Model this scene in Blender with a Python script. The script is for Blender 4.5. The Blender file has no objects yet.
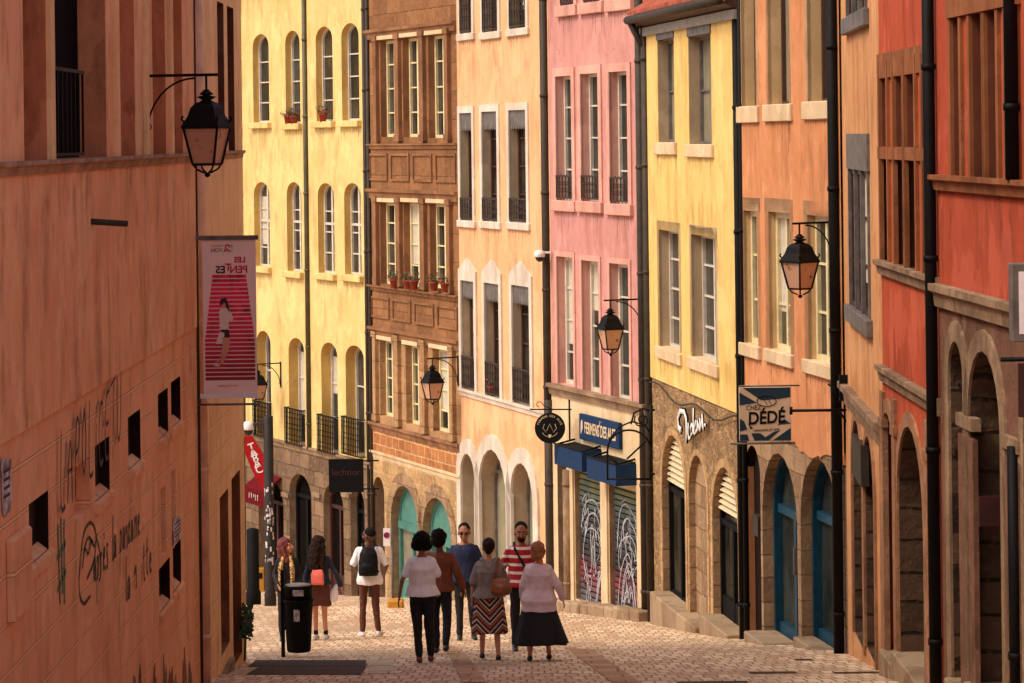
import bpy, bmesh, math, random
from mathutils import Vector, Matrix, noise
from mathutils.geometry import tessellate_polygon
random.seed(7)
R = math.radians
sc = bpy.context.scene
col = sc.collection

# ------------------------------------------------------------------ camera, sky, sun, exposure
F, CX, HY, ROLL = 2800.0, 512.0, 137.0, R(0.7)
cam_d = bpy.data.cameras.new('camera'); cam = bpy.data.objects.new('camera', cam_d); col.objects.link(cam)
cam_d.sensor_width = 36.0; cam_d.lens = F/1024.0*36.0
cam_d.shift_y = -(341.5-HY)/1024.0
cam_d.clip_start = 0.5; cam_d.clip_end = 1500
cam.matrix_world = Matrix.Rotation(R(90), 4, 'X') @ Matrix.Rotation(-ROLL, 4, 'Z')
sc.camera = cam
SUN_EL, SUN_AZ = R(52), R(-114)          # azimuth measured from +Y (away from the camera) towards +X
w = bpy.data.worlds.new('World'); sc.world = w; w.use_nodes = True
nt = w.node_tree; nt.nodes.clear()
sky = nt.nodes.new('ShaderNodeTexSky'); sky.sky_type = 'NISHITA'; sky.sun_disc = False
sky.sun_elevation = SUN_EL; sky.sun_rotation = SUN_AZ; sky.dust_density = 4.0; sky.ozone_density = 0.6; sky.air_density = 0.8
bg = nt.nodes.new('ShaderNodeBackground'); bg.inputs[1].default_value = 0.15
wo = nt.nodes.new('ShaderNodeOutputWorld')
nt.links.new(sky.outputs[0], bg.inputs[0]); nt.links.new(bg.outputs[0], wo.inputs[0])
sd = bpy.data.lights.new('sun', 'SUN'); sun = bpy.data.objects.new('sun', sd); col.objects.link(sun)
sd.energy = 0.95; sd.angle = R(12); sd.color = (1.0, 0.90, 0.74)
sdir = Vector((math.sin(SUN_AZ)*math.cos(SUN_EL), math.cos(SUN_AZ)*math.cos(SUN_EL), math.sin(SUN_EL)))
sun.rotation_euler = sdir.to_track_quat('Z', 'Y').to_euler()
sun.location = (0, 0, 30)
sc.view_settings.view_transform = 'Standard'; sc.view_settings.look = 'None'
sc.view_settings.gamma = 1.0; sc.view_settings.use_curve_mapping = False
sc.view_settings.exposure = 0.68
sc.view_settings.use_white_balance = True; sc.view_settings.white_balance_temperature = 6900

# ------------------------------------------------------------------ picture measurement helpers
def ray(px, py):
    dx, dy = px-CX, HY-py; c, s = math.cos(ROLL), math.sin(ROLL)
    return ((dx*c+dy*s)/F, (-dx*s+dy*c)/F)
def at(px, py, D):
    a, b = ray(px, py); return Vector((a*D, D, b*D))
PROF = [(-30, 2.4), (0, -1.6), (31, -6.05), (36, -6.76), (45, -8.03), (50, -8.68), (55, -9.25), (60.5, -10.0), (66, -10.8), (73, -11.75), (85, -13.3), (140, -19), (900, -60)]
def gz(D):
    for (a, za), (b, zb) in zip(PROF, PROF[1:]):
        if D <= b: return za+(zb-za)*(D-a)/(b-a)
    return PROF[-1][1]
def foot(px, py):
    lo, hi = 20, 90
    for _ in range(40):
        m = (lo+hi)/2
        # z of the ray at depth m compared with the ground
        if ray(px, py)[1]*m > gz(m): lo = m
        else: hi = m
    return at(px, py, lo)

# ------------------------------------------------------------------ object helpers
def link(name, me, mat=None, parent=None, smooth=False):
    o = bpy.data.objects.new(name, me); col.objects.link(o)
    if mat is not None:
        for m in (mat if isinstance(mat, (list, tuple)) else [mat]): me.materials.append(m)
    if parent is not None: o.parent = parent
    if smooth:
        for p in me.polygons: p.use_smooth = True
    return o
def tag(o, label, cat, group=None, kind=None):
    if label: o['label'] = label
    if cat: o['category'] = cat
    if group: o['group'] = group
    if kind: o['kind'] = kind
    return o
def empty(name, loc, rz=0.0, label=None, cat=None, group=None):
    o = bpy.data.objects.new(name, None); col.objects.link(o); o.location = loc; o.rotation_euler = (0, 0, rz)
    o.empty_display_size = .2
    return tag(o, label, cat, group)
def kids(o): return [c for c in bpy.data.objects if c.parent == o]
def copy_tree(o, parent=None):
    c = o.copy(); col.objects.link(c); c.parent = parent
    for ch in kids(o): copy_tree(ch, c)
    return c

side_scene = bpy.data.scenes.new('modelling_table')   # modifiers are applied on a side scene, which is quick
def evaluated_mesh(o):
    side_scene.collection.objects.link(o); vl = side_scene.view_layers[0]; vl.update()
    dg = vl.depsgraph; me = bpy.data.meshes.new_from_object(o.evaluated_get(dg))
    bpy.data.objects.remove(o); return me

class MB:
    def __init__(s): s.v = []; s.f = []; s.mi = []; s.sm = []
    def add(s, vs, fs, mi=0, smooth=False):
        b = len(s.v); s.v += [tuple(v) for v in vs]
        for f in fs: s.f.append(tuple(b+i for i in f)); s.mi.append(mi); s.sm.append(smooth)
        return s
    def box(s, x0, x1, y0, y1, z0, z1, mi=0):
        vs = [(x, y, z) for x in (x0, x1) for y in (y0, y1) for z in (z0, z1)]
        return s.add(vs, [(0, 1, 3, 2), (4, 6, 7, 5), (0, 4, 5, 1), (2, 3, 7, 6), (0, 2, 6, 4), (1, 5, 7, 3)], mi)
    def cbox(s, c, size, mi=0):
        return s.box(c[0]-size[0]/2, c[0]+size[0]/2, c[1]-size[1]/2, c[1]+size[1]/2, c[2]-size[2]/2, c[2]+size[2]/2, mi)
    def tube(s, pts, r, n=8, closed=False, mi=0, caps=True, smooth=True):
        pts = [Vector(p) for p in pts]; m = len(pts)
        rr = r if isinstance(r, (list, tuple)) else [r]*m
        rings = []
        up = None
        for i, p in enumerate(pts):
            a = pts[(i-1) % m] if (closed or i > 0) else p
            b = pts[(i+1) % m] if (closed or i < m-1) else p
            t = (b-a)
            t = t.normalized() if t.length > 1e-9 else Vector((0, 0, 1))
            if up is None:
                up = Vector((0, 0, 1)) if abs(t.z) < .9 else Vector((0, 1, 0))
            x = up.cross(t)
            if x.length < 1e-4: x = Vector((1, 0, 0)).cross(t)
            x.normalize(); y = t.cross(x).normalized(); up = y
            rings.append([p+x*math.cos(2*math.pi*k/n)*rr[i]+y*math.sin(2*math.pi*k/n)*rr[i] for k in range(n)])
        vs = [v for q in rings for v in q]; fs = []
        for i in range(m if closed else m-1):
            j = (i+1) % m
            for k in range(n): fs.append((i*n+k, i*n+(k+1) % n, j*n+(k+1) % n, j*n+k))
        if caps and not closed:
            fs.append(tuple(range(n))[::-1]); fs.append(tuple((m-1)*n+k for k in range(n)))
        return s.add(vs, fs, mi, smooth)
    def lathe(s, prof, c=(0, 0, 0), n=16, mi=0, smooth=True, phase=0.0):
        vs = []; fs = []
        for r, z in prof:
            for k in range(n):
                a = 2*math.pi*k/n+phase; vs.append((c[0]+r*math.cos(a), c[1]+r*math.sin(a), c[2]+z))
        for i in range(len(prof)-1):
            for k in range(n): fs.append((i*n+k, i*n+(k+1) % n, (i+1)*n+(k+1) % n, (i+1)*n+k))
        fs.append(tuple(range(n))[::-1]); fs.append(tuple((len(prof)-1)*n+k for k in range(n)))
        return s.add(vs, fs, mi, smooth)
    def prism(s, poly, y0, y1, mi=0, axis='y'):
        """poly in (a, b); extruded along axis"""
        n = len(poly)
        def P(a, b, t):
            return (a, t, b) if axis == 'y' else ((t, a, b) if axis == 'x' else (a, b, t))
        vs = [P(a, b, y0) for a, b in poly]+[P(a, b, y1) for a, b in poly]
        tri = tessellate_polygon([[Vector((a, b, 0)) for a, b in poly]])
        fs = [t for t in tri]+[tuple(i+n for i in t) for t in tri]
        fs += [(i, (i+1) % n, (i+1) % n+n, i+n) for i in range(n)]
        return s.add(vs, fs, mi)
    def mesh(s, name, bevel=0):
        me = bpy.data.meshes.new(name); me.from_pydata(s.v, [], s.f); me.update()
        for p, mi, sm in zip(me.polygons, s.mi, s.sm): p.material_index = mi; p.use_smooth = sm
        bm = bmesh.new(); bm.from_mesh(me)
        bmesh.ops.recalc_face_normals(bm, faces=bm.faces)
        bm.to_mesh(me); bm.free()
        return me
    def build(s, name, mat, parent=None, bevel=0):
        o = link(name, s.mesh(name), mat, parent)
        if bevel:
            m = o.modifiers.new('bevel', 'BEVEL'); m.width = bevel; m.segments = 1; m.limit_method = 'ANGLE'
        return o

# ------------------------------------------------------------------ materials
def lin(c):
    return tuple(((x/255.0)/12.92 if x/255.0 <= .04045 else ((x/255.0+.055)/1.055)**2.4) for x in c)
def newmat(name):
    m = bpy.data.materials.new(name); m.use_nodes = True; t = m.node_tree; b = t.nodes['Principled BSDF']
    return m, t, b
def N(t, typ, **kw):
    n = t.nodes.new(typ)
    for k, v in kw.items(): setattr(n, k, v)
    return n
def mixc(t, fac, a, b, blend='MIX'):
    n = N(t, 'ShaderNodeMix', data_type='RGBA', blend_type=blend)
    for sock, val in ((n.inputs[0], fac), (n.inputs[6], a), (n.inputs[7], b)):
        if hasattr(val, 'is_output') or isinstance(val, bpy.types.NodeSocket): t.links.new(val, sock)
        elif isinstance(val, (int, float)): sock.default_value = val
        else: sock.default_value = (*val, 1) if len(val) == 3 else val
    return n.outputs[2]
def ramp(t, src, p0, p1):
    n = N(t, 'ShaderNodeMapRange'); n.inputs[1].default_value = p0; n.inputs[2].default_value = p1
    t.links.new(src, n.inputs[0]); return n.outputs[0]
def coords(t, scale=(1, 1, 1), rot=(0, 0, 0)):
    c = N(t, 'ShaderNodeTexCoord'); mp = N(t, 'ShaderNodeMapping'); mp.inputs[3].default_value = scale; mp.inputs[2].default_value = rot
    t.links.new(c.outputs['Object'], mp.inputs[0]); return mp.outputs[0]
def nz(t, vec, scale, detail=5, rough=.6):
    n = N(t, 'ShaderNodeTexNoise'); n.inputs['Scale'].default_value = scale; n.inputs['Detail'].default_value = detail
    n.inputs['Roughness'].default_value = rough
    t.links.new(vec, n.inputs['Vector']); return n.outputs[0]
def bump(t, b, h, strength, dist=.02, prev=None):
    n = N(t, 'ShaderNodeBump'); n.inputs['Strength'].default_value = strength; n.inputs['Distance'].default_value = dist
    t.links.new(h, n.inputs['Height'])
    if prev is not None: t.links.new(prev, n.inputs['Normal'])
    t.links.new(n.outputs[0], b.inputs['Normal']); return n.outputs[0]

def plain(name, c, rough=.6, metal=0.0, var=.25, scale=6.0, bmp=.15, spec=None):
    m, t, b = newmat(name); v = coords(t); h = nz(t, v, scale, 6)
    dark = tuple(x*(1-var) for x in c); lite = tuple(min(1, x*(1+var*.5)) for x in c)
    t.links.new(mixc(t, ramp(t, h, .3, .7), dark, lite), b.inputs['Base Color'])
    b.inputs['Roughness'].default_value = rough; b.inputs['Metallic'].default_value = metal
    if spec is not None: b.inputs['Specular IOR Level'].default_value = spec
    if bmp: bump(t, b, nz(t, v, scale*6, 3), bmp, .01)
    return m
def plaster(name, c, c2=None, dirt=(.12, .07, .04), dirty=.35, blot=.5, joints=None, bmp=.35):
    """lime render: large blotches, vertical rain streaks, fine grain"""
    m, t, b = newmat(name); c2 = c2 or tuple(x*.72 for x in c)
    v = coords(t)
    big = nz(t, v, .7, 6, .65)
    mid = nz(t, coords(t, (1.4, 1.4, .5)), 1.5, 8, .68)
    fine = nz(t, v, 26, 4, .7)
    k = mixc(t, ramp(t, big, .34, .72), c, c2)
    lite = tuple(min(1, x*1.16+.02) for x in c)
    k = mixc(t, ramp(t, nz(t, coords(t, (1.3, 1.3, .8)), 2.2, 7, .7), .52, .78), k, lite)
    mm = N(t, 'ShaderNodeMath', operation='MULTIPLY'); t.links.new(ramp(t, mid, .5, .78), mm.inputs[0]); mm.inputs[1].default_value = dirty
    k = mixc(t, mm.outputs[0], k, tuple(x*y*3 for x, y in zip(c, dirt)) if False else dirt)
    patch = N(t, 'ShaderNodeMath', operation='MULTIPLY'); t.links.new(ramp(t, nz(t, coords(t, (1, 1, .7)), .9, 8, .55), .57, .585), patch.inputs[0]); patch.inputs[1].default_value = .45
    k = mixc(t, patch.outputs[0], k, tuple(min(1, x*1.12+.03) for x in c))
    run = N(t, 'ShaderNodeMath', operation='MULTIPLY'); t.links.new(ramp(t, nz(t, coords(t, (3, 3, .35)), 1.8, 7, .75), .60, .80), run.inputs[0]); run.inputs[1].default_value = dirty*.45
    k = mixc(t, run.outputs[0], k, dirt)
    cl = N(t, 'ShaderNodeMath', operation='MULTIPLY'); t.links.new(ramp(t, nz(t, v, 1.9, 9, .72), .50, .74), cl.inputs[0]); cl.inputs[1].default_value = .38
    k = mixc(t, cl.outputs[0], k, tuple(x*.55 for x in c))
    vc = N(t, 'ShaderNodeTexVoronoi', feature='DISTANCE_TO_EDGE'); vc.inputs['Scale'].default_value = .55
    wn = N(t, 'ShaderNodeTexNoise'); wn.inputs['Scale'].default_value = 3.0; wn.inputs['Detail'].default_value = 6; t.links.new(v, wn.inputs['Vector'])
    wa = N(t, 'ShaderNodeVectorMath', operation='MULTIPLY_ADD'); t.links.new(wn.outputs['Color'], wa.inputs[0]); wa.inputs[1].default_value = (.5, .5, .5); t.links.new(v, wa.inputs[2]); t.links.new(wa.outputs[0], vc.inputs['Vector'])
    ck = N(t, 'ShaderNodeMath', operation='MULTIPLY'); t.links.new(ramp(t, vc.outputs[0], .012, .0), ck.inputs[0]); t.links.new(ramp(t, nz(t, v, .8, 3), .56, .8), ck.inputs[1])
    k = mixc(t, ck.outputs[0], k, tuple(x*.45 for x in c))
    m3 = N(t, 'ShaderNodeMath', operation='MULTIPLY'); t.links.new(ramp(t, fine, .55, .8), m3.inputs[0]); m3.inputs[1].default_value = .22*blot*2
    k = mixc(t, m3.outputs[0], k, tuple(x*.6 for x in c))
    if bmp >= .8:
        for sc3, lo, hi, f3 in ((3.2, .44, .62, .65), (11, .5, .7, .55)):
            q3 = N(t, 'ShaderNodeMath', operation='MULTIPLY'); t.links.new(ramp(t, nz(t, v, sc3, 7, .75), lo, hi), q3.inputs[0]); q3.inputs[1].default_value = f3
            k = mixc(t, q3.outputs[0], k, tuple(x*.42 for x in c))
    prev = None
    if joints:
        row, wid, mor = joints
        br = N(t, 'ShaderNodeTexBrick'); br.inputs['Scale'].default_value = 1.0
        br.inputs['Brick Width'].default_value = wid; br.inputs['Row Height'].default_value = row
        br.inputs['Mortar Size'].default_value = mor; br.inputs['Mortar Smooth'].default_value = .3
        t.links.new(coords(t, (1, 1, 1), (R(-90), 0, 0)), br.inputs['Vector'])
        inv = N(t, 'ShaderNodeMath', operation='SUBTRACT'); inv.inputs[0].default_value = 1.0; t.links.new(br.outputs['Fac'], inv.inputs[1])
        k = mixc(t, br.outputs['Fac'], k, tuple(min(1, x*1.15) for x in c))  # joints lightened: the highlight on the groove lips is put into the colour
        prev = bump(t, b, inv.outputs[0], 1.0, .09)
    t.links.new(k, b.inputs['Base Color'])
    b.inputs['Roughness'].default_value = .9; b.inputs['Specular IOR Level'].default_value = .2
    h = N(t, 'ShaderNodeMath', operation='ADD'); t.links.new(fine, h.inputs[0]); t.links.new(nz(t, v, 5, 6), h.inputs[1])
    bump(t, b, h.outputs[0], bmp, .015, prev)
    return m
def masonry(name, c, c2, mortar, row=.33, wid=.6, mor=.02, irr=.12, bmp=.8):
    m, t, b = newmat(name)
    v = coords(t, (1, 1, 1), (R(-90), 0, 0))
    nn = N(t, 'ShaderNodeTexNoise'); nn.inputs['Scale'].default_value = 2.5; nn.inputs['Detail'].default_value = 3; t.links.new(v, nn.inputs['Vector'])
    sb = N(t, 'ShaderNodeVectorMath', operation='SUBTRACT'); t.links.new(nn.outputs['Color'], sb.inputs[0]); sb.inputs[1].default_value = (.5, .5, .5)
    scn = N(t, 'ShaderNodeVectorMath', operation='SCALE'); t.links.new(sb.outputs[0], scn.inputs[0]); scn.inputs['Scale'].default_value = irr
    ad = N(t, 'ShaderNodeVectorMath', operation='ADD'); t.links.new(v, ad.inputs[0]); t.links.new(scn.outputs[0], ad.inputs[1])
    br = N(t, 'ShaderNodeTexBrick'); br.inputs['Scale'].default_value = 1.0
    br.inputs['Brick Width'].default_value = wid; br.inputs['Row Height'].default_value = row
    br.inputs['Mortar Size'].default_value = mor; br.inputs['Mortar Smooth'].default_value = .4; br.inputs['Bias'].default_value = 0
    br.inputs['Color1'].default_value = (*c, 1); br.inputs['Color2'].default_value = (*c2, 1); br.inputs['Mortar'].default_value = (*mortar, 1)
    t.links.new(ad.outputs[0], br.inputs['Vector'])
    o = coords(t)
    k = mixc(t, ramp(t, nz(t, o, 1.1, 7, .7), .42, .75), br.outputs['Color'], tuple(x*.42 for x in c))
    k = mixc(t, ramp(t, nz(t, o, 9, 6, .7), .5, .85), k, tuple(min(1, x*1.35) for x in c))
    t.links.new(k, b.inputs['Base Color']); b.inputs['Roughness'].default_value = .92; b.inputs['Specular IOR Level'].default_value = .2
    inv = N(t, 'ShaderNodeMath', operation='SUBTRACT'); inv.inputs[0].default_value = 1.0; t.links.new(br.outputs['Fac'], inv.inputs[1])
    p = bump(t, b, inv.outputs[0], bmp, .03)
    bump(t, b, nz(t, o, 14, 6), .6, .03, p)
    return m
def rubble(name, c, c2, mortar, scale=4.5):
    m, t, b = newmat(name); v = coords(t, (1, 1, 1.5)); o = coords(t)
    nn = N(t, 'ShaderNodeTexNoise'); nn.inputs['Scale'].default_value = 5; t.links.new(v, nn.inputs['Vector'])
    ad = N(t, 'ShaderNodeVectorMath', operation='MULTIPLY_ADD'); t.links.new(nn.outputs['Color'], ad.inputs[0]); ad.inputs[1].default_value = (.18,)*3; t.links.new(v, ad.inputs[2])
    vo = N(t, 'ShaderNodeTexVoronoi'); vo.inputs['Scale'].default_value = scale; t.links.new(ad.outputs[0], vo.inputs['Vector'])
    ve = N(t, 'ShaderNodeTexVoronoi', feature='DISTANCE_TO_EDGE'); ve.inputs['Scale'].default_value = scale; t.links.new(ad.outputs[0], ve.inputs['Vector'])
    hs = N(t, 'ShaderNodeSeparateColor'); t.links.new(vo.outputs['Color'], hs.inputs[0])
    k = mixc(t, hs.outputs[0], c, c2)
    k = mixc(t, ramp(t, nz(t, o, 1.5, 7, .7), .45, .75), k, tuple(x*.35 for x in c))
    e = ramp(t, ve.outputs[0], .02, .1)
    k = mixc(t, e, mortar, k)
    t.links.new(k, b.inputs['Base Color']); b.inputs['Roughness'].default_value = .95; b.inputs['Specular IOR Level'].default_value = .15
    p = bump(t, b, e, .9, .05)
    bump(t, b, nz(t, o, 18, 6), .7, .03, p)
    return m
def glass_mat(name, c, curtain=None):
    m, t, b = newmat(name); v = coords(t, (1, 1, .6))
    k = mixc(t, ramp(t, nz(t, v, 1.7, 3), .35, .65), c, curtain or tuple(x*2.2 for x in c))
    t.links.new(k, b.inputs['Base Color']); b.inputs['Roughness'].default_value = .12; b.inputs['Specular IOR Level'].default_value = .3
    bump(t, b, nz(t, v, 2.2, 2), .08, .02)
    return m
M = {}
M['yellow'] = plaster('yellow_render', lin((226, 198, 134)), lin((214, 180, 110)), dirt=lin((150, 116, 66)), dirty=.9)
M['brown'] = masonry('brown_sandstone', lin((158, 110, 72)), lin((122, 82, 54)), lin((92, 62, 42)), .62, .9, .012, .03, .5)
M['brownblock'] = masonry('brown_ashlar', lin((186, 124, 78)), lin((160, 100, 60)), lin((214, 176, 128)), .26, .42, .018, .06, .5)
M['brownstone'] = plaster('brown_stone_trim', lin((152, 106, 72)), lin((112, 76, 52)), dirt=lin((56, 36, 26)), dirty=.7, bmp=.6)
M['peach'] = plaster('peach_render', lin((230, 180, 134)), lin((218, 162, 116)), dirt=lin((170, 106, 68)), dirty=.75)
M['pink'] = plaster('pink_render', lin((204, 146, 138)), lin((188, 128, 118)), dirt=lin((140, 80, 70)), dirty=.75)
M['yellow2'] = plaster('deep_yellow_render', lin((230, 196, 124)), lin((220, 180, 100)), dirt=lin((156, 110, 54)), dirty=.8)
M['orange'] = plaster('orange_render', lin((212, 146, 100)), lin((196, 126, 82)), dirt=lin((140, 80, 48)), dirty=.7)
M['tan'] = plaster('tan_render', lin((214, 156, 106)), lin((194, 134, 86)), dirt=lin((120, 72, 42)), dirty=.8)
M['red'] = plaster('red_render', lin((194, 88, 54)), lin((170, 70, 42)), dirt=lin((92, 36, 24)), dirty=.9)
M['red2'] = plaster('dark_red_render', lin((184, 82, 54)), lin((158, 66, 42)), dirt=lin((80, 34, 24)), dirty=.9)
M['leftwall'] = plaster('terracotta_render', lin((250, 192, 140)), lin((228, 158, 108)), dirt=lin((130, 72, 46)), dirty=.95)
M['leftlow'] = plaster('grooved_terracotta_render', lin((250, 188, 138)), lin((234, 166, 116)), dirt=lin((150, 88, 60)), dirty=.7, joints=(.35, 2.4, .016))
M['lefttan'] = plaster('ochre_render', lin((250, 208, 154)), lin((236, 186, 130)), dirt=lin((150, 100, 64)), dirty=.6)
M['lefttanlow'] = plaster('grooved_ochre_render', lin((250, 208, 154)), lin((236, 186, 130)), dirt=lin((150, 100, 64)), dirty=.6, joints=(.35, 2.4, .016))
M['cream'] = plaster('cream_stone', lin((220, 194, 156)), lin((200, 170, 130)), dirt=lin((126, 98, 70)), dirty=.4)
M['white'] = plaster('white_painted_stone', lin((214, 202, 186)), lin((194, 178, 158)), dirt=lin((120, 100, 80)), dirty=.5)
M['pinkstone'] = plaster('pink_stone', lin((214, 162, 146)), lin((198, 142, 126)), dirt=lin((124, 76, 62)), dirty=.5)
M['jamb_y'] = plaster('ochre_jamb', lin((216, 178, 104)), lin((196, 154, 80)), dirt=lin((140, 100, 50)), dirty=.5)
M['jamb_g'] = plaster('grey_stone_jamb', lin((178, 156, 128)), lin((150, 130, 104)), dirt=lin((96, 80, 62)), dirty=.5)
M['oldstone'] = plaster('weathered_stone', lin((168, 138, 108)), lin((126, 100, 78)), dirt=lin((44, 32, 24)), dirty=.9, bmp=1.0)
M['pier'] = masonry('stone_pier_blocks', lin((174, 142, 108)), lin((134, 104, 78)), lin((104, 80, 60)), .36, .62, .012, .08, .6)
M['archstone'] = masonry('golden_arch_blocks', lin((200, 164, 116)), lin((166, 128, 86)), lin((206, 174, 132)), .30, .5, .016, .08, .7)
M['rubble'] = rubble('brown_rubble_stone', lin((190, 152, 110)), lin((134, 100, 70)), lin((186, 156, 118)), 7.0)
M['rubble2'] = masonry('dark_rough_stone', lin((104, 78, 58)), lin((70, 52, 40)), lin((40, 28, 22)), .34, .5, .02, .10, 1.0)
M['rust'] = plaster('rusty_brown_stone', lin((156, 96, 58)), lin((110, 62, 36)), dirt=lin((44, 24, 14)), dirty=.8)
M['glass'] = glass_mat('window_glass', (.012, .012, .011), (.07, .06, .04))
M['glassb'] = glass_mat('bluish_window_glass', (.014, .016, .014), (.05, .055, .045))
M['frame'] = plain('painted_window_frame', lin((206, 196, 180)), .55, 0, .2, 8)
M['framey'] = plain('cream_window_frame', lin((222, 206, 160)), .55, 0, .2, 8)
M['framebr'] = plain('brown_wood_frame', lin((74, 44, 28)), .6, 0, .4, 10)
M['iron'] = plain('black_wrought_iron', (.005, .0045, .004), .6, 0, .3, 30, .1, .15)
M['darkpipe'] = plain('dark_zinc_pipe', lin((62, 52, 42)), .6, 0, .4, 5, .15, .25)
M['blackpipe'] = plain('black_pipe', (.007, .006, .006), .6, 0, .4, 6, .15, .12)
M['greenpipe'] = plain('grey_green_pipe', lin((86, 78, 50)), .55, .2, .45, 4, .2)
M['peachpipe'] = plain('painted_terracotta_pipe', lin((238, 190, 152)), .7, 0, .3, 4)
M['lead'] = plain('grey_metal', lin((112, 104, 98)), .6, .2, .5, 5)
M['zinc'] = plain('zinc_fascia', lin((150, 140, 126)), .6, .3, .35, 5)
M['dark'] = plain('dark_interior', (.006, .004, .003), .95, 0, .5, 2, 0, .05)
M['tile'] = plain('clay_roof_tile', lin((164, 78, 52)), .85, 0, .45, 3, .4)
M['teal'] = plain('teal_joinery', lin((72, 130, 118)), .55, 0, .25, 6)
M['blue'] = plain('blue_door_paint', lin((18, 66, 86)), .5, 0, .4, 5, .15, .25)
M['navy'] = plain('navy_fabric', lin((22, 50, 84)), .8, 0, .25, 12, .1, .2)
M['navy_dark'] = plain('navy_frame', lin((14, 28, 48)), .7, 0, .25, 12)
M['whitepaint'] = plain('white_paint', (.78, .76, .72), .5, 0, .08, 12, 0)
M['black'] = plain('black_paint', (.005, .005, .005), .7, 0, .3, 12, .05, .12)
M['red_sign'] = plain('red_sign_paint', lin((170, 18, 26)), .6, 0, .2, 8, 0, .2)
M['slats'] = plain('cream_slats', lin((216, 194, 152)), .6, 0, .2, 8)
M['curtain'] = plain('pale_window_glass', lin((146, 140, 116)), .15, 0, .3, 2, 0)
M['reddoor'] = plain('dark_red_door', lin((62, 20, 14)), .6, 0, .4, 5)
M['leaf'] = plain('green_leaf', (.045, .09, .025), .7, 0, .5, 20, 0)
M['flower'] = plain('red_petal', (.45, .03, .04), .7, 0, .3, 20, 0)
M['pot'] = plain('terracotta_pot', lin((158, 66, 40)), .8, 0, .3, 12)

M['yellowpaint'] = plain('yellow_paint', lin((184, 128, 34)), .6, 0, .2, 8, .1); M['binlid'] = plain('pale_bin_lid', lin((176, 166, 150)), .5, .2, .3, 10, .1)
M['signpale'] = plain('pale_sign_cloth', lin((208, 182, 150)), .8, 0, .1, 6, .1); M['signteal'] = plain('petrol_blue_print', lin((8, 44, 62)), .8, 0, .1, 6, 0)
M['dullred'] = plain('dull_red_print', lin((60, 14, 16)), .8, 0, .1, 6, 0); M['signblue'] = plain('traffic_blue', lin((30, 60, 150)), .5, 0, .1, 6, 0)
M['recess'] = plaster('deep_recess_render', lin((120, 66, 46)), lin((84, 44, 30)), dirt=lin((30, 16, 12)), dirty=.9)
M['jamb_t'] = plaster('pale_brown_jamb', lin((214, 182, 136)), lin((190, 154, 108)), dirt=lin((120, 90, 60)), dirty=.4)
M['brownpale'] = masonry('pale_brown_sandstone', lin((186, 146, 104)), lin((156, 116, 80)), lin((120, 86, 60)), .62, .9, .012, .03, .4)
M['ledgestone'] = plaster('grey_brown_ledge_stone', lin((196, 160, 130)), lin((150, 118, 92)), dirt=lin((70, 50, 38)), dirty=.8, bmp=.8)

M['recess_dark'] = plain('shaded_recess', lin((46, 27, 20)), .95, 0, .5, 5, .3, .1)  # near-black jambs put the shade inside the openings into the colour
M['tanstone'] = plaster('worn_pinkish_stone', lin((184, 134, 100)), lin((140, 98, 72)), dirt=lin((54, 36, 28)), dirty=.9, bmp=1.0)
M['arcadewall'] = plaster('worn_brown_red_wall', lin((146, 102, 80)), lin((104, 74, 58)), dirt=lin((40, 28, 22)), dirty=1.0, bmp=1.0)
def stain_mat():
    m, t, b = newmat('rain_stain'); v = coords(t, (1, 1, 1))
    b.inputs['Base Color'].default_value = (*lin((70, 46, 30)), 1); b.inputs['Roughness'].default_value = .95
    mu = N(t, 'ShaderNodeMath', operation='MULTIPLY'); t.links.new(ramp(t, nz(t, v, 9, 5), .3, .7), mu.inputs[0]); mu.inputs[1].default_value = .55
    t.links.new(mu.outputs[0], b.inputs['Alpha']); return m
M['stain'] = stain_mat()
M['curtaincloth'] = plain('net_curtain', lin((196, 186, 166)), .9, 0, .2, 9, .1)
M['darkred'] = plain('dark_red_cloth', lin((96, 12, 18)), .85, 0, .3, 8, .1, .1)
M['railgrey'] = plain('weathered_iron', lin((66, 54, 48)), .6, 0, .3, 30, .1, .2)
M['grate'] = plain('dark_cast_iron', lin((78, 62, 50)), .8, 0, .5, 20, .4, .15)
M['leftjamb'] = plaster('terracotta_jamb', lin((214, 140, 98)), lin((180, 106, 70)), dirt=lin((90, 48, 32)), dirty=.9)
M['cellar'] = plain('dark_opening_fill', lin((30, 19, 15)), .6, 0, .5, 4, .2, .2)  # brown-black fill: the darkness inside the openings is painted in
M['pierdark'] = masonry('dark_stone_blocks', lin((140, 112, 86)), lin((96, 74, 58)), lin((70, 54, 42)), .36, .62, .012, .08, .8)  # same blocks as the pier, in a darker tone
M['palepaint'] = plain('grey_white_paint', lin((176, 174, 176)), .6, 0, .25, 9, 0)
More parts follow.
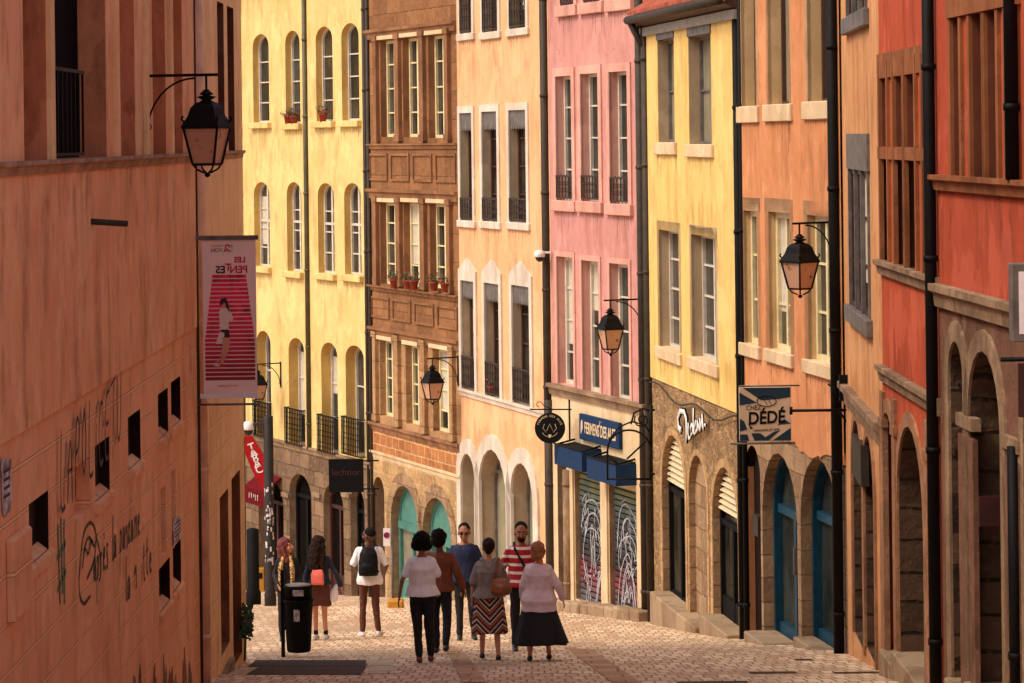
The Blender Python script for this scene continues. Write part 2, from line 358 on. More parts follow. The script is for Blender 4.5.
# ------------------------------------------------------------------ facades
class Fac:
    """a house front standing on the line A-B (A at the left, B at the right as seen from the street)"""
    def __init__(s, A, B, name, label, cat='building', top=4.3):
        s.A = Vector((A[0], A[1])); s.B = Vector((B[0], B[1])); s.L = (s.B-s.A).length
        s.ex = (s.B-s.A)/s.L; s.ey = Vector((-s.ex.y, s.ex.x))
        s.zb = min(gz(s.A.y), gz(s.B.y)); s.top = top-s.zb
        s.root = empty(name, (s.A.x, s.A.y, s.zb), math.atan2(s.ex.y, s.ex.x), label, cat)
    def uz(s, px, py, off=0.0):
        a, b = ray(px, py); d = Vector((a, 1.0))
        D = (s.A.dot(s.ey)+off)/d.dot(s.ey)
        return ((d*D-s.A).dot(s.ex), b*D-s.zb)
    def u(s, px, py=400, off=0.0): return s.uz(px, py, off)[0]
    def z(s, px, py, off=0.0): return s.uz(px, py, off)[1]
    def world(s, u, y, z):
        p = s.A+s.ex*u+s.ey*y; return Vector((p.x, p.y, z+s.zb))
    def g(s, u): return gz(s.A.y+s.ex.y*u)-s.zb
    def op(s, x0, x1, y0, y1, kind='flat', **kw):
        ym = (y0+y1)/2; xc = (x0+x1)/2
        d = dict(u0=s.u(x0, ym), u1=s.u(x1, ym), z1=s.z(xc, y0), z0=s.z(xc, y1), kind=kind); d.update(kw)
        return d

def outline(o, grow=0.0, n=10):
    """closed outline (u, z) of an opening, counter-clockwise from the bottom left"""
    u0, u1, z0, z1 = o['u0']-grow, o['u1']+grow, o['z0']-grow*o.get('gb', 1), o['z1']+grow
    k = o['kind']
    if k == 'flat': return [(u0, z0), (u1, z0), (u1, z1), (u0, z1)]
    if k == 'point':
        h = o.get('rise', .3); return [(u0, z0), (u1, z0), (u1, z1), ((u0+u1)/2, z1+h), (u0, z1)]
    wd = (u1-u0)/2
    rise = wd if k == 'round' else min(wd, o.get('rise', .35*wd*2)+0)
    if k == 'seg' and grow: rise = o.get('rise', .7*wd)*(1+grow/wd)
    zs = z1-rise; c = (u0+u1)/2
    pts = [(u0, z0), (u1, z0)]
    for i in range(n+1):
        a = math.pi*i/n; pts.append((c+wd*math.cos(a), zs+rise*math.sin(a)))
    return pts

def area2(p): return sum(p[i][0]*p[(i+1) % len(p)][1]-p[(i+1) % len(p)][0]*p[i][1] for i in range(len(p)))
def sheet(mb, outer, holes, y, depth_holes, mi=0, mir=1):
    """wall sheet at depth y with openings cut through and their reveals"""
    loops = [[Vector((a, b, 0)) for a, b in outer]]+[[Vector((a, b, 0)) for a, b in h][::-1] for h in holes]
    flat = [v for l in loops for v in l]
    tri = tessellate_polygon(loops)
    vs = [(v.x, y, v.y) for v in flat]
    mb.add(vs, [t for t in tri], mi)
    for h, (d, mr) in zip(holes, depth_holes):
        n = len(h)
        mb.add([(a, y, b) for a, b in h]+[(a, d, b) for a, b in h], [(i, (i+1) % n, (i+1) % n+n, i+n) for i in range(n)], mr)

def ring(o, g0, g1, y0, y1, skip_bottom=True):
    """frame between two outlines of an opening, solid from y0 (front) to y1 (back)"""
    a = outline(o, g0); b = outline(o, g1); n = len(a)
    mb = MB()
    if skip_bottom:
        zb = o['z0']; a[0] = (a[0][0], zb); a[1] = (a[1][0], zb); b[0] = (b[0][0], zb); b[1] = (b[1][0], zb)
    vs = [(p[0], y0, p[1]) for p in a]+[(p[0], y0, p[1]) for p in b]+[(p[0], y1, p[1]) for p in a]+[(p[0], y1, p[1]) for p in b]
    fs = []
    rng = range(1, n) if skip_bottom else range(n)
    for i in rng:
        j = (i+1) % n
        fs += [(i, j, n+j, n+i), (2*n+i, 3*n+i, 3*n+j, 2*n+j), (i, 2*n+i, 2*n+j, j), (n+i, n+j, 3*n+j, 3*n+i)]
    if skip_bottom:
        fs += [(0, n, 3*n, 2*n), (1, 2*n+1, 3*n+1, n+1)]
    mb.add(vs, fs)
    return mb

def railing(fac, parent, u0, u1, z0, z1, y=-.06, out=0.0, ornate=True, n=None, mat=None):
    mb = MB(); r = .011
    n = n or max(4, int((u1-u0)/.1))
    mb.box(u0, u1, y-.018, y+.018, z1-.03, z1); mb.box(u0, u1, y-.012, y+.012, z0, z0+.025)
    for i in range(n+1):
        x = u0+(u1-u0)*i/n
        mb.box(x-.009, x+.009, y-.009, y+.009, z0, z1-.02)
    if ornate:
        h = z1-z0
        for i in range(n):
            c = u0+(u1-u0)*(i+.5)/n; rr = (u1-u0)/n*.42
            for zc in (z0+h*.2, z0+h*.5, z0+h*.8):
                mb.tube([(c+rr*math.cos(a), y, zc+rr*1.5*math.sin(a)) for a in [2*math.pi*k/8 for k in range(8)]], .0065, 4, closed=True)
    if out > 0:
        for x in (u0, u1):
            mb.box(x-.012, x+.012, y, y+out, z1-.03, z1-.002); mb.box(x-.012, x+.012, y, y+out, z0+.002, z0+.022)
            for k in range(3): mb.box(x-.007, x+.007, y+out*(k+1)/4-.007, y+out*(k+1)/4+.007, z0, z1-.02)
    return mb.build('window_railing', mat or M['iron'], parent)

WALLY = {}
def wd_(o): return (o['u1']-o['u0'])/2
def window(fac, o, depth=.2, frame='frame', pane='glass', bars=3, mull=True, sill=None, sillmat='cream', surround=None, surmat='cream',
           rail=None, pelmet=False, fw=.06, name='window', sur_out=.03, split=None):
    """frame with leaves and glazing bars set back in the opening > pane, sill, surround, railing"""
    root = fac.root
    f = ring(o, 0.0, -fw, depth-.05, depth+.02, skip_bottom=False)
    u0, u1, z0, z1 = o['u0'], o['u1'], o['z0'], o['z1']; c = (u0+u1)/2; y0, y1 = depth-.04, depth+.015
    if mull: f.box(c-.045, c+.045, y0-.008, y1+.003, z0+fw*.9, z1-.02)
    ni = bars
    zt = z1-(o.get('rise', .3) if o['kind'] != 'flat' else 0)*.6
    for i in range(1, ni+1):
        zz = z0+(zt-z0)*i/(ni+1); t = .016
        f.box(u0+fw*.9, u1-fw*.9, y0+.012, y1-.004, zz-t, zz+t)
    if split: f.box(u0+fw*.9, u1-fw*.9, y0-.004, y1, z1-split-.03, z1-split+.03)
    fo = f.build(name, M[frame], root)
    p = MB(); pts = outline(o, -.01); tri = tessellate_polygon([[Vector((a, b, 0)) for a, b in pts]])
    p.add([(a, depth+.008, b) for a, b in pts], list(tri))
    if pane in ('glass', 'glassb'): pane = random.choice(('glass', 'glassb', 'glass'))
    p.build('window_pane', M[pane], fo)
    if pane in ('glass', 'glassb') and depth < .4 and random.random() < .35:
        cz = random.uniform(.35, .9); cm = MB(); cu0, cu1 = (c+.05, u1-fw) if random.random() < .5 else (u0+fw, c-.05); nn_ = 8
        zt2 = z1-(o.get('rise', wd_(o)) if o['kind'] in ('seg', 'round') else 0)-fw; zb2 = zt2-(zt2-z0-fw)*cz
        pts2 = [(cu0+(cu1-cu0)*i/nn_, depth+.004-.006*(i % 2)) for i in range(nn_+1)]
        cm.add([(a, b, zb2) for a, b in pts2]+[(a, b, zt2) for a, b in pts2], [(i, i+1, i+nn_+2, i+nn_+1) for i in range(nn_)])
        cm.build('curtain', M['curtaincloth'], fo)
    if sill:
        ov, out, th = sill
        s = MB(); s.box(u0-ov, u1+ov, -out, depth-.05, z0-th, z0+.012)
        s.build('window_sill', M[sillmat], fo, bevel=.012)
        st = MB(); x = u0-ov*.8
        while x < u1+ov*.7:
            wd = random.uniform(.02, .07); ln = random.uniform(.08, .5)*random.choice((.5, 1)); yy = WALLY.get(id(fac), 0)-.003
            st.add([(x, yy, z0-th+.002), (x+wd, yy, z0-th+.002), (x+wd*.6, yy, z0-th-ln), (x+wd*.35, yy, z0-th-ln)], [(0, 1, 2, 3)]); x += wd+random.uniform(.0, .12)
        so = st.build('rain_stain', M['stain'], fo); so['kind'] = 'stuff'
    if surround:
        ring(o, surround, .0, -sur_out, .02).build('window_surround', M[surmat], fo)
    if rail:
        railing(fac, fo, u0+.01, u1-.01, z0+.05, z0+rail, y=-.03, n=max(4, int((u1-u0)/.15)), mat=M['railgrey'])
    if pelmet:
        s = MB(); n = 7; wd = (u1-u0)/n
        s.box(u0+.005, u1-.005, .012, .03, z1-.30, z1+(.0)-.004)
        for i in range(n):
            a = u0+.005+(u1-u0-.01)*i/n; b = u0+.005+(u1-u0-.01)*(i+1)/n
            s.prism([(a, z1-.3), (b, z1-.3), (b-.02, z1-.36), ((a+b)/2, z1-.39), (a+.02, z1-.36)], .012, .03)
        s.build('pelmet', M['lead'], fo)
    return fo

def shell(fac, mat, top, depth=9.0, roof=True, ztop_front=None):
    """side walls, back wall and roof behind the front"""
    L = fac.L; t = top
    m = MB(); zb = -2.5; e = .02
    m.add([(e, .01, zb), (e, depth, zb), (e, depth, t), (e, .01, t)], [(0, 1, 2, 3)])
    m.add([(L-e, .01, zb), (L-e, depth, zb), (L-e, depth, t), (L-e, .01, t)], [(0, 1, 2, 3)])
    m.add([(0, depth, zb), (L, depth, zb), (L, depth, t), (0, depth, t)], [(0, 1, 2, 3)])
    m.build('side_wall', mat, fac.root)
    # added dark sheet: blocks light through openings, stands in for unlit rooms
    b = MB(); b.add([(.03, .75, zb), (L-.03, .75, zb), (L-.03, .75, t), (.03, .75, t)], [(0, 1, 2, 3)])
    b.build('dark_backing', M['dark'], fac.root)
    if roof:
        r = MB(); h = depth*.25
        r.prism([(-.35, t-.05), (depth/2, t+h), (depth+.3, t-.05), (depth+.3, t-.2), (-.35, t-.2)], .03, L-.03, axis='x')
        r.build('roof', M['tile'], fac.root)

def front(fac, bands, ops, jamb, top=None, u0=0.0, u1=None, name='wall'):
    """bands: list of (ztop, zbottom, material, y offset). ops are cut out of the band holding their middle"""
    u1 = fac.L if u1 is None else u1
    for i, (za, zb, mat, y) in enumerate(bands):
        mb = MB(); hs = []; ds = []
        for o in ops:
            zc = (o['z0']+o['z1'])/2
            if zb < zc < za:
                q = dict(o); hs.append(outline(q)); ds.append((o.get('depth', .25)+.05, o.get('mir', 1)))
        sheet(mb, [(u0, zb), (u1, zb), (u1, za), (u0, za)], hs, y, ds)
        if y < 0 and i < len(bands)-1 or y < 0:   # close the step at the band's lower edge
            mb.add([(u0, y, zb), (u1, y, zb), (u1, .03, zb), (u0, .03, zb)], [(0, 1, 2, 3)])
            mb.add([(u0, y, za), (u1, y, za), (u1, .03, za), (u0, .03, za)], [(0, 1, 2, 3)])
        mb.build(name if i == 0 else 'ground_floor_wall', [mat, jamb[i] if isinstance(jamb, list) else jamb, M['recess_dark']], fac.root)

def ledge(fac, z, h, out, mat, u0=0.0, u1=None, name='cornice', prof=True):
    out = out*.5; h = h*.75
    u1 = fac.L if u1 is None else u1
    m = MB(); m.prism([(.02, z-h), (-out*.45, z-h), (-out*.6, z-h*.45), (-out, z-h*.3), (-out, z), (.02, z)], u0, u1, axis='x')
    return m.build(name, mat, fac.root)
def drain(fac, u, r, mat, z0=None, z1=None, name='drainpipe', y=None):
    z0 = fac.g(u)-.1 if z0 is None else z0; z1 = fac.top if z1 is None else z1
    r = r*.72; m = MB(); y = -r*.7 if y is None else y*.6
    m.tube([(u, y, z0), (u, y, z1)], r, 10)
    z = z0+.6
    while z < z1:
        m.lathe([(r+.002, z), (r+.012, z), (r+.012, z+.06), (r+.002, z+.06)], (u, y, 0), 10)
        z += 1.9
    return m.build(name, mat, fac.root)

def text_mesh(s, size, extrude=.004, shear=0.0, offset=0.0, spacing=1.0, align='CENTER', flip=False):
    cu = bpy.data.curves.new('lettering', 'FONT'); cu.body = s; cu.size = size; cu.extrude = extrude; cu.shear = shear
    cu.offset = offset; cu.space_character = spacing; cu.align_x = align; cu.align_y = 'CENTER'; cu.resolution_u = 3
    me = evaluated_mesh(bpy.data.objects.new('tmp', cu)); bpy.data.curves.remove(cu)
    return me
def put_text(s, size, mat, parent, u, y, z, rot=0.0, xs=1.0, mirror=False, **kw):
    """flat lettering standing in the local x-z plane, facing -y"""
    me = text_mesh(s, size, **kw)
    me.transform(Matrix.Translation((u, y, z)) @ Matrix.Rotation(R(90), 4, 'X') @ Matrix.Rotation(rot, 4, 'Z') @ Matrix.Diagonal((-xs if mirror else xs, 1, 1, 1)))
    return me

GL = {  # hand-drawn spray letters as strokes on a 1 x 1 cell (x, y)
 'L': [[(.1, 1.1), (.05, .0), (.6, .05)]], 'A': [[(0, 0), (.3, 1.05), (.6, -.05)], [(.1, .4), (.55, .42)]],
 'P': [[(.1, -.1), (.12, 1.0), (.5, .95), (.55, .6), (.12, .5)]], 'O': [[(.3, 1), (.0, .5), (.3, 0), (.6, .5), (.3, 1)]],
 'I': [[(.2, 1.1), (.2, 0)]], 'C': [[(.55, .9), (.2, .95), (.0, .5), (.2, .02), (.6, .1)]],
 'E': [[(.6, 1), (.1, .95), (.05, .5), (.5, .55)], [(.05, .5), (.08, 0), (.65, .05)]],
 'T': [[(-.1, 1.0), (.7, 1.1)], [(.3, 1.05), (.28, -.1)]], 'U': [[(.05, 1), (.05, .2), (.3, 0), (.55, .2), (.6, 1.05)]],
 'B': [[(.1, 0), (.1, 1.1), (.5, .9), (.45, .6), (.1, .5), (.6, .35), (.5, .0), (.1, 0)]], 'Z': [[(0, 1), (.6, 1), (.0, 0), (.65, .05)]],
 'a': [[(.5, .5), (.2, .6), (.05, .25), (.25, 0), (.5, .3), (.5, .55), (.55, 0)]], 'p': [[(.1, .6), (.08, -.55)], [(.1, .5), (.45, .6), (.5, .2), (.1, .05)]],
 'r': [[(.1, .6), (.12, 0)], [(.12, .4), (.3, .6), (.5, .55)]], 'e': [[(.1, .3), (.5, .35), (.3, .62), (.08, .3), (.3, .0), (.55, .1)]],
 'è': [[(.1, .3), (.5, .35), (.3, .62), (.08, .3), (.3, .0), (.55, .1)], [(.2, .95), (.35, .75)]], 'é': [[(.1, .3), (.5, .35), (.3, .62), (.08, .3), (.3, .0), (.55, .1)], [(.4, .95), (.25, .75)]],
 's': [[(.5, .55), (.2, .6), (.15, .4), (.45, .25), (.4, .02), (.05, .05)]], 'l': [[(.2, 1.15), (.15, .1), (.4, 0)]],
 'n': [[(.08, .6), (.08, 0)], [(.08, .4), (.35, .62), (.5, .4), (.5, 0)]], 'd': [[(.5, 1.15), (.5, 0)], [(.5, .4), (.2, .6), (.03, .2), (.3, 0), (.5, .2)]],
 'i': [[(.2, .6), (.2, 0)], [(.2, .85), (.22, .8)]], 'o': [[(.3, .6), (.05, .3), (.3, 0), (.52, .3), (.3, .6)]], 't': [[(.25, 1.0), (.22, .1), (.5, 0)], [(.0, .65), (.5, .68)]],
 'v': [[(.0, .6), (.25, 0), (.5, .65)]], ' ': []}
def strokes(lines, wpx, mb, y, place):
    """ribbons of paint: lines in (a, b), place maps to (u, z); slightly proud of the wall"""
    for ln in lines:
        q = [Vector(place(a, b)) for a, b in ln]
        # smooth once (Chaikin)
        for _ in range(2):
            if len(q) > 2:
                s2 = [q[0]]
                for a, b in zip(q, q[1:]): s2 += [a.lerp(b, .25), a.lerp(b, .75)]
                s2.append(q[-1]); q = s2
        n = len(q); vs = []
        for i, p in enumerate(q):
            a = q[max(0, i-1)]; b = q[min(n-1, i+1)]; t = (b-a); t = t.normalized() if t.length > 1e-9 else Vector((1, 0))
            k = Vector((-t.y, t.x))*wpx*(1.0 if 0 < i < n-1 else .55)*(.8+.4*random.random())
            vs += [(p.x+k.x, y, p.y+k.y), (p.x-k.x, y, p.y-k.y)]
        mb.add(vs, [(2*i, 2*i+1, 2*i+3, 2*i+2) for i in range(n-1)])
def spray(txt, mb, y, w, u, z, cw, ch, slant=.15, jit=.06):
    x = 0.0
    for c in txt:
        dz = random.uniform(-jit, jit)*ch
        strokes(GL.get(c, []), w, mb, y, lambda a, b, x=x, dz=dz: (u+(x+a*.95)*cw+b*slant*ch, z+b*ch+dz))
        x += .45 if c in 'ilI' else .78
# ------------------------------------------------------------------ ground
def paving_mat(name='stone_setts', c1=(232, 202, 168), c2=(194, 160, 126), cm=(140, 108, 82), row=.62, wid=.15):
    m, t, b = newmat(name); o = coords(t)
    br = N(t, 'ShaderNodeTexBrick'); br.inputs['Scale'].default_value = 1.0
    br.inputs['Brick Width'].default_value = wid; br.inputs['Row Height'].default_value = row
    br.inputs['Mortar Size'].default_value = .016; br.inputs['Mortar Smooth'].default_value = .6
    br.inputs['Color1'].default_value = (*lin(c1), 1); br.inputs['Color2'].default_value = (*lin(c2), 1)
    br.inputs['Mortar'].default_value = (*lin(cm), 1)
    nn = N(t, 'ShaderNodeTexNoise'); nn.inputs['Scale'].default_value = 1.4; t.links.new(o, nn.inputs['Vector'])
    ad = N(t, 'ShaderNodeVectorMath', operation='MULTIPLY_ADD'); t.links.new(nn.outputs['Color'], ad.inputs[0]); ad.inputs[1].default_value = (.12, .8, 0); t.links.new(o, ad.inputs[2])
    t.links.new(ad.outputs[0], br.inputs['Vector'])
    # darker, wavy joints across the street, about one every metre
    sx = N(t, 'ShaderNodeSeparateXYZ'); t.links.new(ad.outputs[0], sx.inputs[0])
    fr = N(t, 'ShaderNodeMath', operation='DIVIDE'); t.links.new(sx.outputs[1], fr.inputs[0]); fr.inputs[1].default_value = row
    f2 = N(t, 'ShaderNodeMath', operation='FRACT'); t.links.new(fr.outputs[0], f2.inputs[0])
    ln = ramp(t, f2.outputs[0], .86, .97)
    brk = ramp(t, nz(t, coords(t, (1, 3, 1)), 2.4, 4, .7), .36, .56)
    mu = N(t, 'ShaderNodeMath', operation='MULTIPLY'); t.links.new(ln, mu.inputs[0]); t.links.new(brk, mu.inputs[1])
    mu2 = N(t, 'ShaderNodeMath', operation='MULTIPLY'); t.links.new(mu.outputs[0], mu2.inputs[0]); mu2.inputs[1].default_value = .75
    k = mixc(t, mu2.outputs[0], br.outputs['Color'], lin((112, 80, 54)))
    k = mixc(t, ramp(t, nz(t, coords(t, (1, .5, 1)), .5, 6, .65), .48, .70), k, tuple(x*.72 for x in lin(c2)))
    mm = N(t, 'ShaderNodeMath', operation='MULTIPLY'); t.links.new(ramp(t, nz(t, coords(t, (1, .25, 1)), 5.0, 6, .75), .56, .75), mm.inputs[0]); mm.inputs[1].default_value = .55
    k = mixc(t, mm.outputs[0], k, lin((120, 86, 60)))
    t.links.new(k, b.inputs['Base Color']); b.inputs['Roughness'].default_value = .85; b.inputs['Specular IOR Level'].default_value = .25
    inv = N(t, 'ShaderNodeMath', operation='SUBTRACT'); inv.inputs[0].default_value = 1.0; t.links.new(mu.outputs[0], inv.inputs[1])
    p = bump(t, b, inv.outputs[0], .8, .05); bump(t, b, nz(t, o, 12, 4), .5, .02, p)
    return m
M['setts'] = paving_mat()
M['slab'] = paving_mat('brown_setts', (196, 156, 122), (172, 132, 100), (120, 90, 66), .7, .5)
M['slab2'] = paving_mat('pale_slabs', (216, 194, 164), (196, 170, 138), (140, 112, 84), 1.5, .6)
M['curb'] = plaster('worn_kerb_stone', lin((168, 142, 112)), lin((130, 104, 80)), dirt=lin((80, 56, 36)), dirty=.6, bmp=.7)
mb = MB(); ys = [-30]+[p[0] for p in PROF[1:]]
allD = sorted(set(ys+[5*i for i in range(0, 20)]))
for a, b in zip(allD, allD[1:]):
    mb.add([(-160, a, gz(a)), (160, a, gz(a)), (160, b, gz(b)), (-160, b, gz(b))], [(0, 1, 2, 3)])
tag(mb.build('ground', M['setts']), None, None, kind='structure')
def lay(poly_px, mat, name, up=.012, parent=None):
    """a slab lying on the slope, corners given as seen in the picture"""
    P = [foot(x, y) for x, y in poly_px]
    me = bpy.data.meshes.new(name); n = len(P)
    vs = [(p.x, p.y, p.z+up) for p in P]+[(p.x, p.y, p.z-.05) for p in P]
    me.from_pydata(vs, [], [tuple(range(n))]+[(i, (i+1) % n, (i+1) % n+n, i+n) for i in range(n)]); me.update()
    return link(name, me, mat, parent)
for q in ([(598, 683-90), (612, 596), (640, 628), (622, 626)],):
    pass
tag(lay([(449, 655), (466, 655), (487, 683), (463, 683)], M['slab'], 'paving_band'), None, None, kind='structure')
tag(lay([(566, 648), (592, 650), (640, 683), (612, 683)], M['slab'], 'paving_band'), None, None, kind='structure')
tag(lay([(430, 637), (445, 641), (466, 655), (449, 655)], M['slab'], 'paving_band'), None, None, kind='structure')
tag(lay([(370, 657), (389, 657), (396, 674), (368, 674)], M['slab2'], 'paving_band'), None, None, kind='structure')
# shallow risers across the slope
for (x0, x1, y) in ((806, 843, 649.0), (793, 812, 659.5), (748, 796, 672.5), (832, 880, 672.5), (676, 748, 682.2)):
    P0, P1 = foot(x0, y), foot(x1, y)
    m = MB(); D = P0.y
    vs = [(P0.x, D, gz(D)+.004), (P1.x, D, gz(D)+.004), (P1.x, D+.5, gz(D)+.028), (P0.x, D+.5, gz(D)+.028), (P0.x, D-.45, gz(D-.45)+.005), (P1.x, D-.45, gz(D-.45)+.005)]
    m.add([(P0.x, D-.35, gz(D-.35)+.005), (P1.x, D-.35, gz(D-.35)+.005), (P1.x, D+.05, gz(D+.05)+.005), (P0.x, D+.05, gz(D+.05)+.005)], [(0, 1, 2, 3)])
    o = m.build('drain_grate', M['grate']); tag(o, 'narrow dark drain slot in the paving at picture row %d' % int(y), 'drain', 'drain slots across the paving')
    o['label'] = {649.0: 'short dark drain slot below the blue shop window', 659.5: 'shortest dark drain slot, in front of the blue door', 672.5: '', 682.2: 'longest dark drain slot at the lower edge of the paving'}[y] or ('dark drain slot in the middle of the paving, left of the tan house' if x0 < 800 else 'dark drain slot close to the foot of the tan house')
# metal hatches by the left wall
def grate(poly, label):
    r = lay(poly, M['grate'], 'ground_hatch', .008); tag(r, label, 'hatch', 'metal hatches in the ground by the left wall')
grate([(256, 660.5), (366, 660.5), (366, 667), (248, 667)], 'upper long dark metal hatch in the paving beyond the left wall corner')
grate([(258, 667.8), (366, 667.8), (361, 675), (246, 675)], 'lower long dark metal hatch in the paving nearest the camera')

# ------------------------------------------------------------------ street line (right side of the street), then the left wall
def nd(px, py, D): v = at(px, py, D); return (v.x, v.y)
n1 = nd(371.5, 400, 65.8); n2 = nd(461, 400, 60.5); n3 = nd(552.5, 400, 54.7); n4 = nd(650, 400, 50); n5 = nd(744.5, 400, 42.7)
n6 = nd(845.5, 400, 37.4); n7 = nd(883, 400, 31.9); n8 = nd(941, 400, 27.7); n9 = (n8[0]+.05*15.7, 12.0)
n0 = nd(243, 400, 73.4)
d = Vector(n0)-Vector(n1); d.normalize(); n00 = tuple(Vector(n0)+d*9)

# ---- yellow house, far left
Y = Fac(n00, n1, 'town_house', 'tall pale yellow house with arched windows and iron balconies at the street bend')
zc = Y.z(310, 449)
ops = []; WN = []
def W(f, L, x0, x1, y0, y1, kind='flat', **kw):
    o = f.op(x0, x1, y0, y1, kind, **kw); L.append(o); return o
r1 = [W(Y, ops, *a, 'seg', rise=.32) for a in ((253, 269, 34, 123), (285.5, 300, 30.5, 124), (316, 332.7, 26.5, 122), (341.7, 359, 23, 121))]
r2 = [W(Y, ops, *a, 'seg', rise=.32) for a in ((254.2, 269.7, 182, 267), (287, 301.7, 182, 272), (318, 334.4, 183, 274), (344.5, 361.3, 183, 275.5))]
r3 = [W(Y, ops, *a, 'seg', rise=.32) for a in ((257, 271, 331, 438), (289, 304.7, 338, 446), (321.6, 337.8, 342.5, 454), (346, 364.6, 345.5, 457))]
sp = [W(Y, ops, *a, 'seg', rise=.55, depth=.2) for a in ((260, 285, 480, 606), (291, 313, 474, 606), (325, 345, 484, 606), (352, 366, 488, 606))]
# a few more beyond the left corner so the front continues
ex = []
for rr in (r1, r2, r3):
    for k in (1, 2, 3):
        o = dict(rr[0]); dz = rr[0]; s_ = 2.05*k; o['u0'] -= s_; o['u1'] -= s_
        if o['u0'] > .4: ops.append(o); ex.append((o, rr is r3))
front(Y, [(Y.top, zc, M['yellow'], 0), (zc, -2.5, M['pierdark'], -.03)], ops, [M['jamb_y'], M['oldstone']])
shell(Y, M['yellow'], Y.top)
ledge(Y, zc+.05, .22, .18, M['oldstone'])
for i, o in enumerate(r1+r2): window(Y, o, .21, 'frame', 'glassb' if i != 4 else 'glass', 3, i >= 4, sill=(.12, .12, .14), sillmat='yellow', split=1.0 if i >= 4 else None)
for i, o in enumerate(r3):
    w_ = window(Y, o, .3, 'frame' if i != 0 else 'frame', 'glass', 2, True)
    railing(Y, w_, o['u0']-.02, o['u1']+.02, o['z0']+.04, o['z0']+.95, y=-.12, out=.12)
for o, b in ex: window(Y, o, .2, 'frame', 'glassb', 3, False, sill=(.12, .12, .14), sillmat='yellow')
for px, py in ((243.5, 300), (308.5, 250)): drain(Y, Y.u(px, py), .085, M['greenpipe'], zc if px > 300 else None)
drain(Y, Y.L-.12, .07, M['darkpipe'])
def shopfront(f, o, mat, depth=.35, glassm='glass', door=True):
    m = ring(o, 0, -.09, depth-.06, depth+.04, skip_bottom=True)
    u0, u1, z0, z1 = o['u0'], o['u1'], o['z0'], o['z1']; c = (u0+u1)/2
    zt = z1-o.get('rise', (u1-u0)/2)-.05
    m.box(u0+.08, u1-.08, depth-.05, depth+.03, zt-.04, zt+.05)
    if door: m.box(c-.05, c+.05, depth-.055, depth+.028, z0, zt)
    m.box(u0+.08, u1-.08, depth-.045, depth+.026, z0, z0+.75)
    fo = m.build('shop_door', M[mat], f.root)
    p = MB(); pts = outline(o, -.01); p.add([(a, depth+.01, b) for a, b in pts], list(tessellate_polygon([[Vector((a, b, 0)) for a, b in pts]])))
    p.build('door_pane', M[glassm], fo); return fo
for i, o in enumerate(sp): shopfront(Y, o, 'reddoor' if i in (0, 2) else 'black', .2, 'dark')
# imposts of the shop arches
for px in (288, 319, 348.5):
    m = MB(); u = Y.u(px, 520); m.box(u-.24, u+.24, -.09, .02, Y.z(px, 497), Y.z(px, 493)); m.build('impost', M['oldstone'], Y.root)

# ---- brown renaissance house
B = Fac(n1, n2, 'town_house', 'brown sandstone house with pilasters, tall white windows and two teal shop arches')
ops = []
r1 = [W(B, ops, *a) for a in ((380.5, 396.6, 40, 137), (403, 420, 37.5, 137), (428.6, 446, 35, 138))]
r2 = [W(B, ops, *a) for a in ((380.5, 398, 203, 285), (404, 421, 203, 287), (430, 448, 204, 289))]
r3 = [W(B, ops, *a) for a in ((380, 393, 341, 417), (406, 419, 346, 425), (433, 451, 350, 433))]
a1 = W(B, ops, 375, 386, 477, 606, 'round', depth=.35); a2 = W(B, ops, 393.6, 420.4, 486, 606, 'round', depth=.35); a3 = W(B, ops, 425, 454, 498, 606, 'round', depth=.35)
zA = B.z(415, 440); zB = B.z(415, 467)
front(B, [(B.top, B.z(415, 333), M['brown'], 0), (B.z(415, 333), zA, M['brownpale'], 0), (zA, zB, M['brownblock'], -.03), (zB, -2.5, M['archstone'], -.03)], ops, [M['brownstone'], M['brownpale'], M['brownblock'], M['oldstone']])
shell(B, M['brown'], B.top)
for yy, h, out in ((25, .3, .22), (143.5, .16, .16), (190, .3, .22), (290, .16, .2), (333, .3, .2), (432, .25, .22)):
    ledge(B, B.z(415, yy), h, out, M['brownstone'])
ledge(B, zB+.12, .22, .15, M['cream'])
m = MB()   # pilasters between the windows
for rows, (ya, yb) in ((r1, (32, 141)), (r2, (198, 288)), (r3, (338, 430))):
    us = [rows[0]['u0']-.18, (rows[0]['u1']+rows[1]['u0'])/2, (rows[1]['u1']+rows[2]['u0'])/2, rows[2]['u1']+.2]
    for k, u in enumerate(us):
        h = .1 if k in (0, 3) else .12
        m = MB(); pm = M['brownpale'] if rows is r3 else M['brownstone']
        m.box(u-h, u+h, -.09, .02, B.z(415, yb), B.z(415, ya)); m.box(u-h-.04, u+h+.04, -.11, .02, B.z(415, ya)-.12, B.z(415, ya)); m.box(u-h-.04, u+h+.04, -.11, .02, B.z(415, yb), B.z(415, yb)+.15)
        m.build('pilaster', pm, B.root)
m = MB()   # sunk panels below the sills
for (ya, yb) in ((150, 186), (298, 328)):
    for k in range(4):
        u0 = B.L*(k+.08)/4; u1 = B.L*(k+.92)/4
        z1_, z0_ = B.z(415, ya)-.08, B.z(415, yb)+.1
        m = MB()
        for q in ((u0, u1, z1_-.05, z1_), (u0, u1, z0_, z0_+.05), (u0, u0+.05, z0_+.05, z1_-.05), (u1-.05, u1, z0_+.05, z1_-.05)): m.box(q[0], q[1], -.035, .01, q[2], q[3])
        m.build('panel_moulding', M['brownstone'], B.root)
for o in r1+r2+r3:
    w_ = window(B, o, .2, 'framey', 'glass', 3, True, fw=.07)
    m = MB(); m.box(o['u0']-.08, o['u1']+.08, -.07, .02, o['z1']+.02, o['z1']+.11); m.build('window_lintel', M['cream'], w_)
shopfront(B, a1, 'framebr', .35, 'dark')
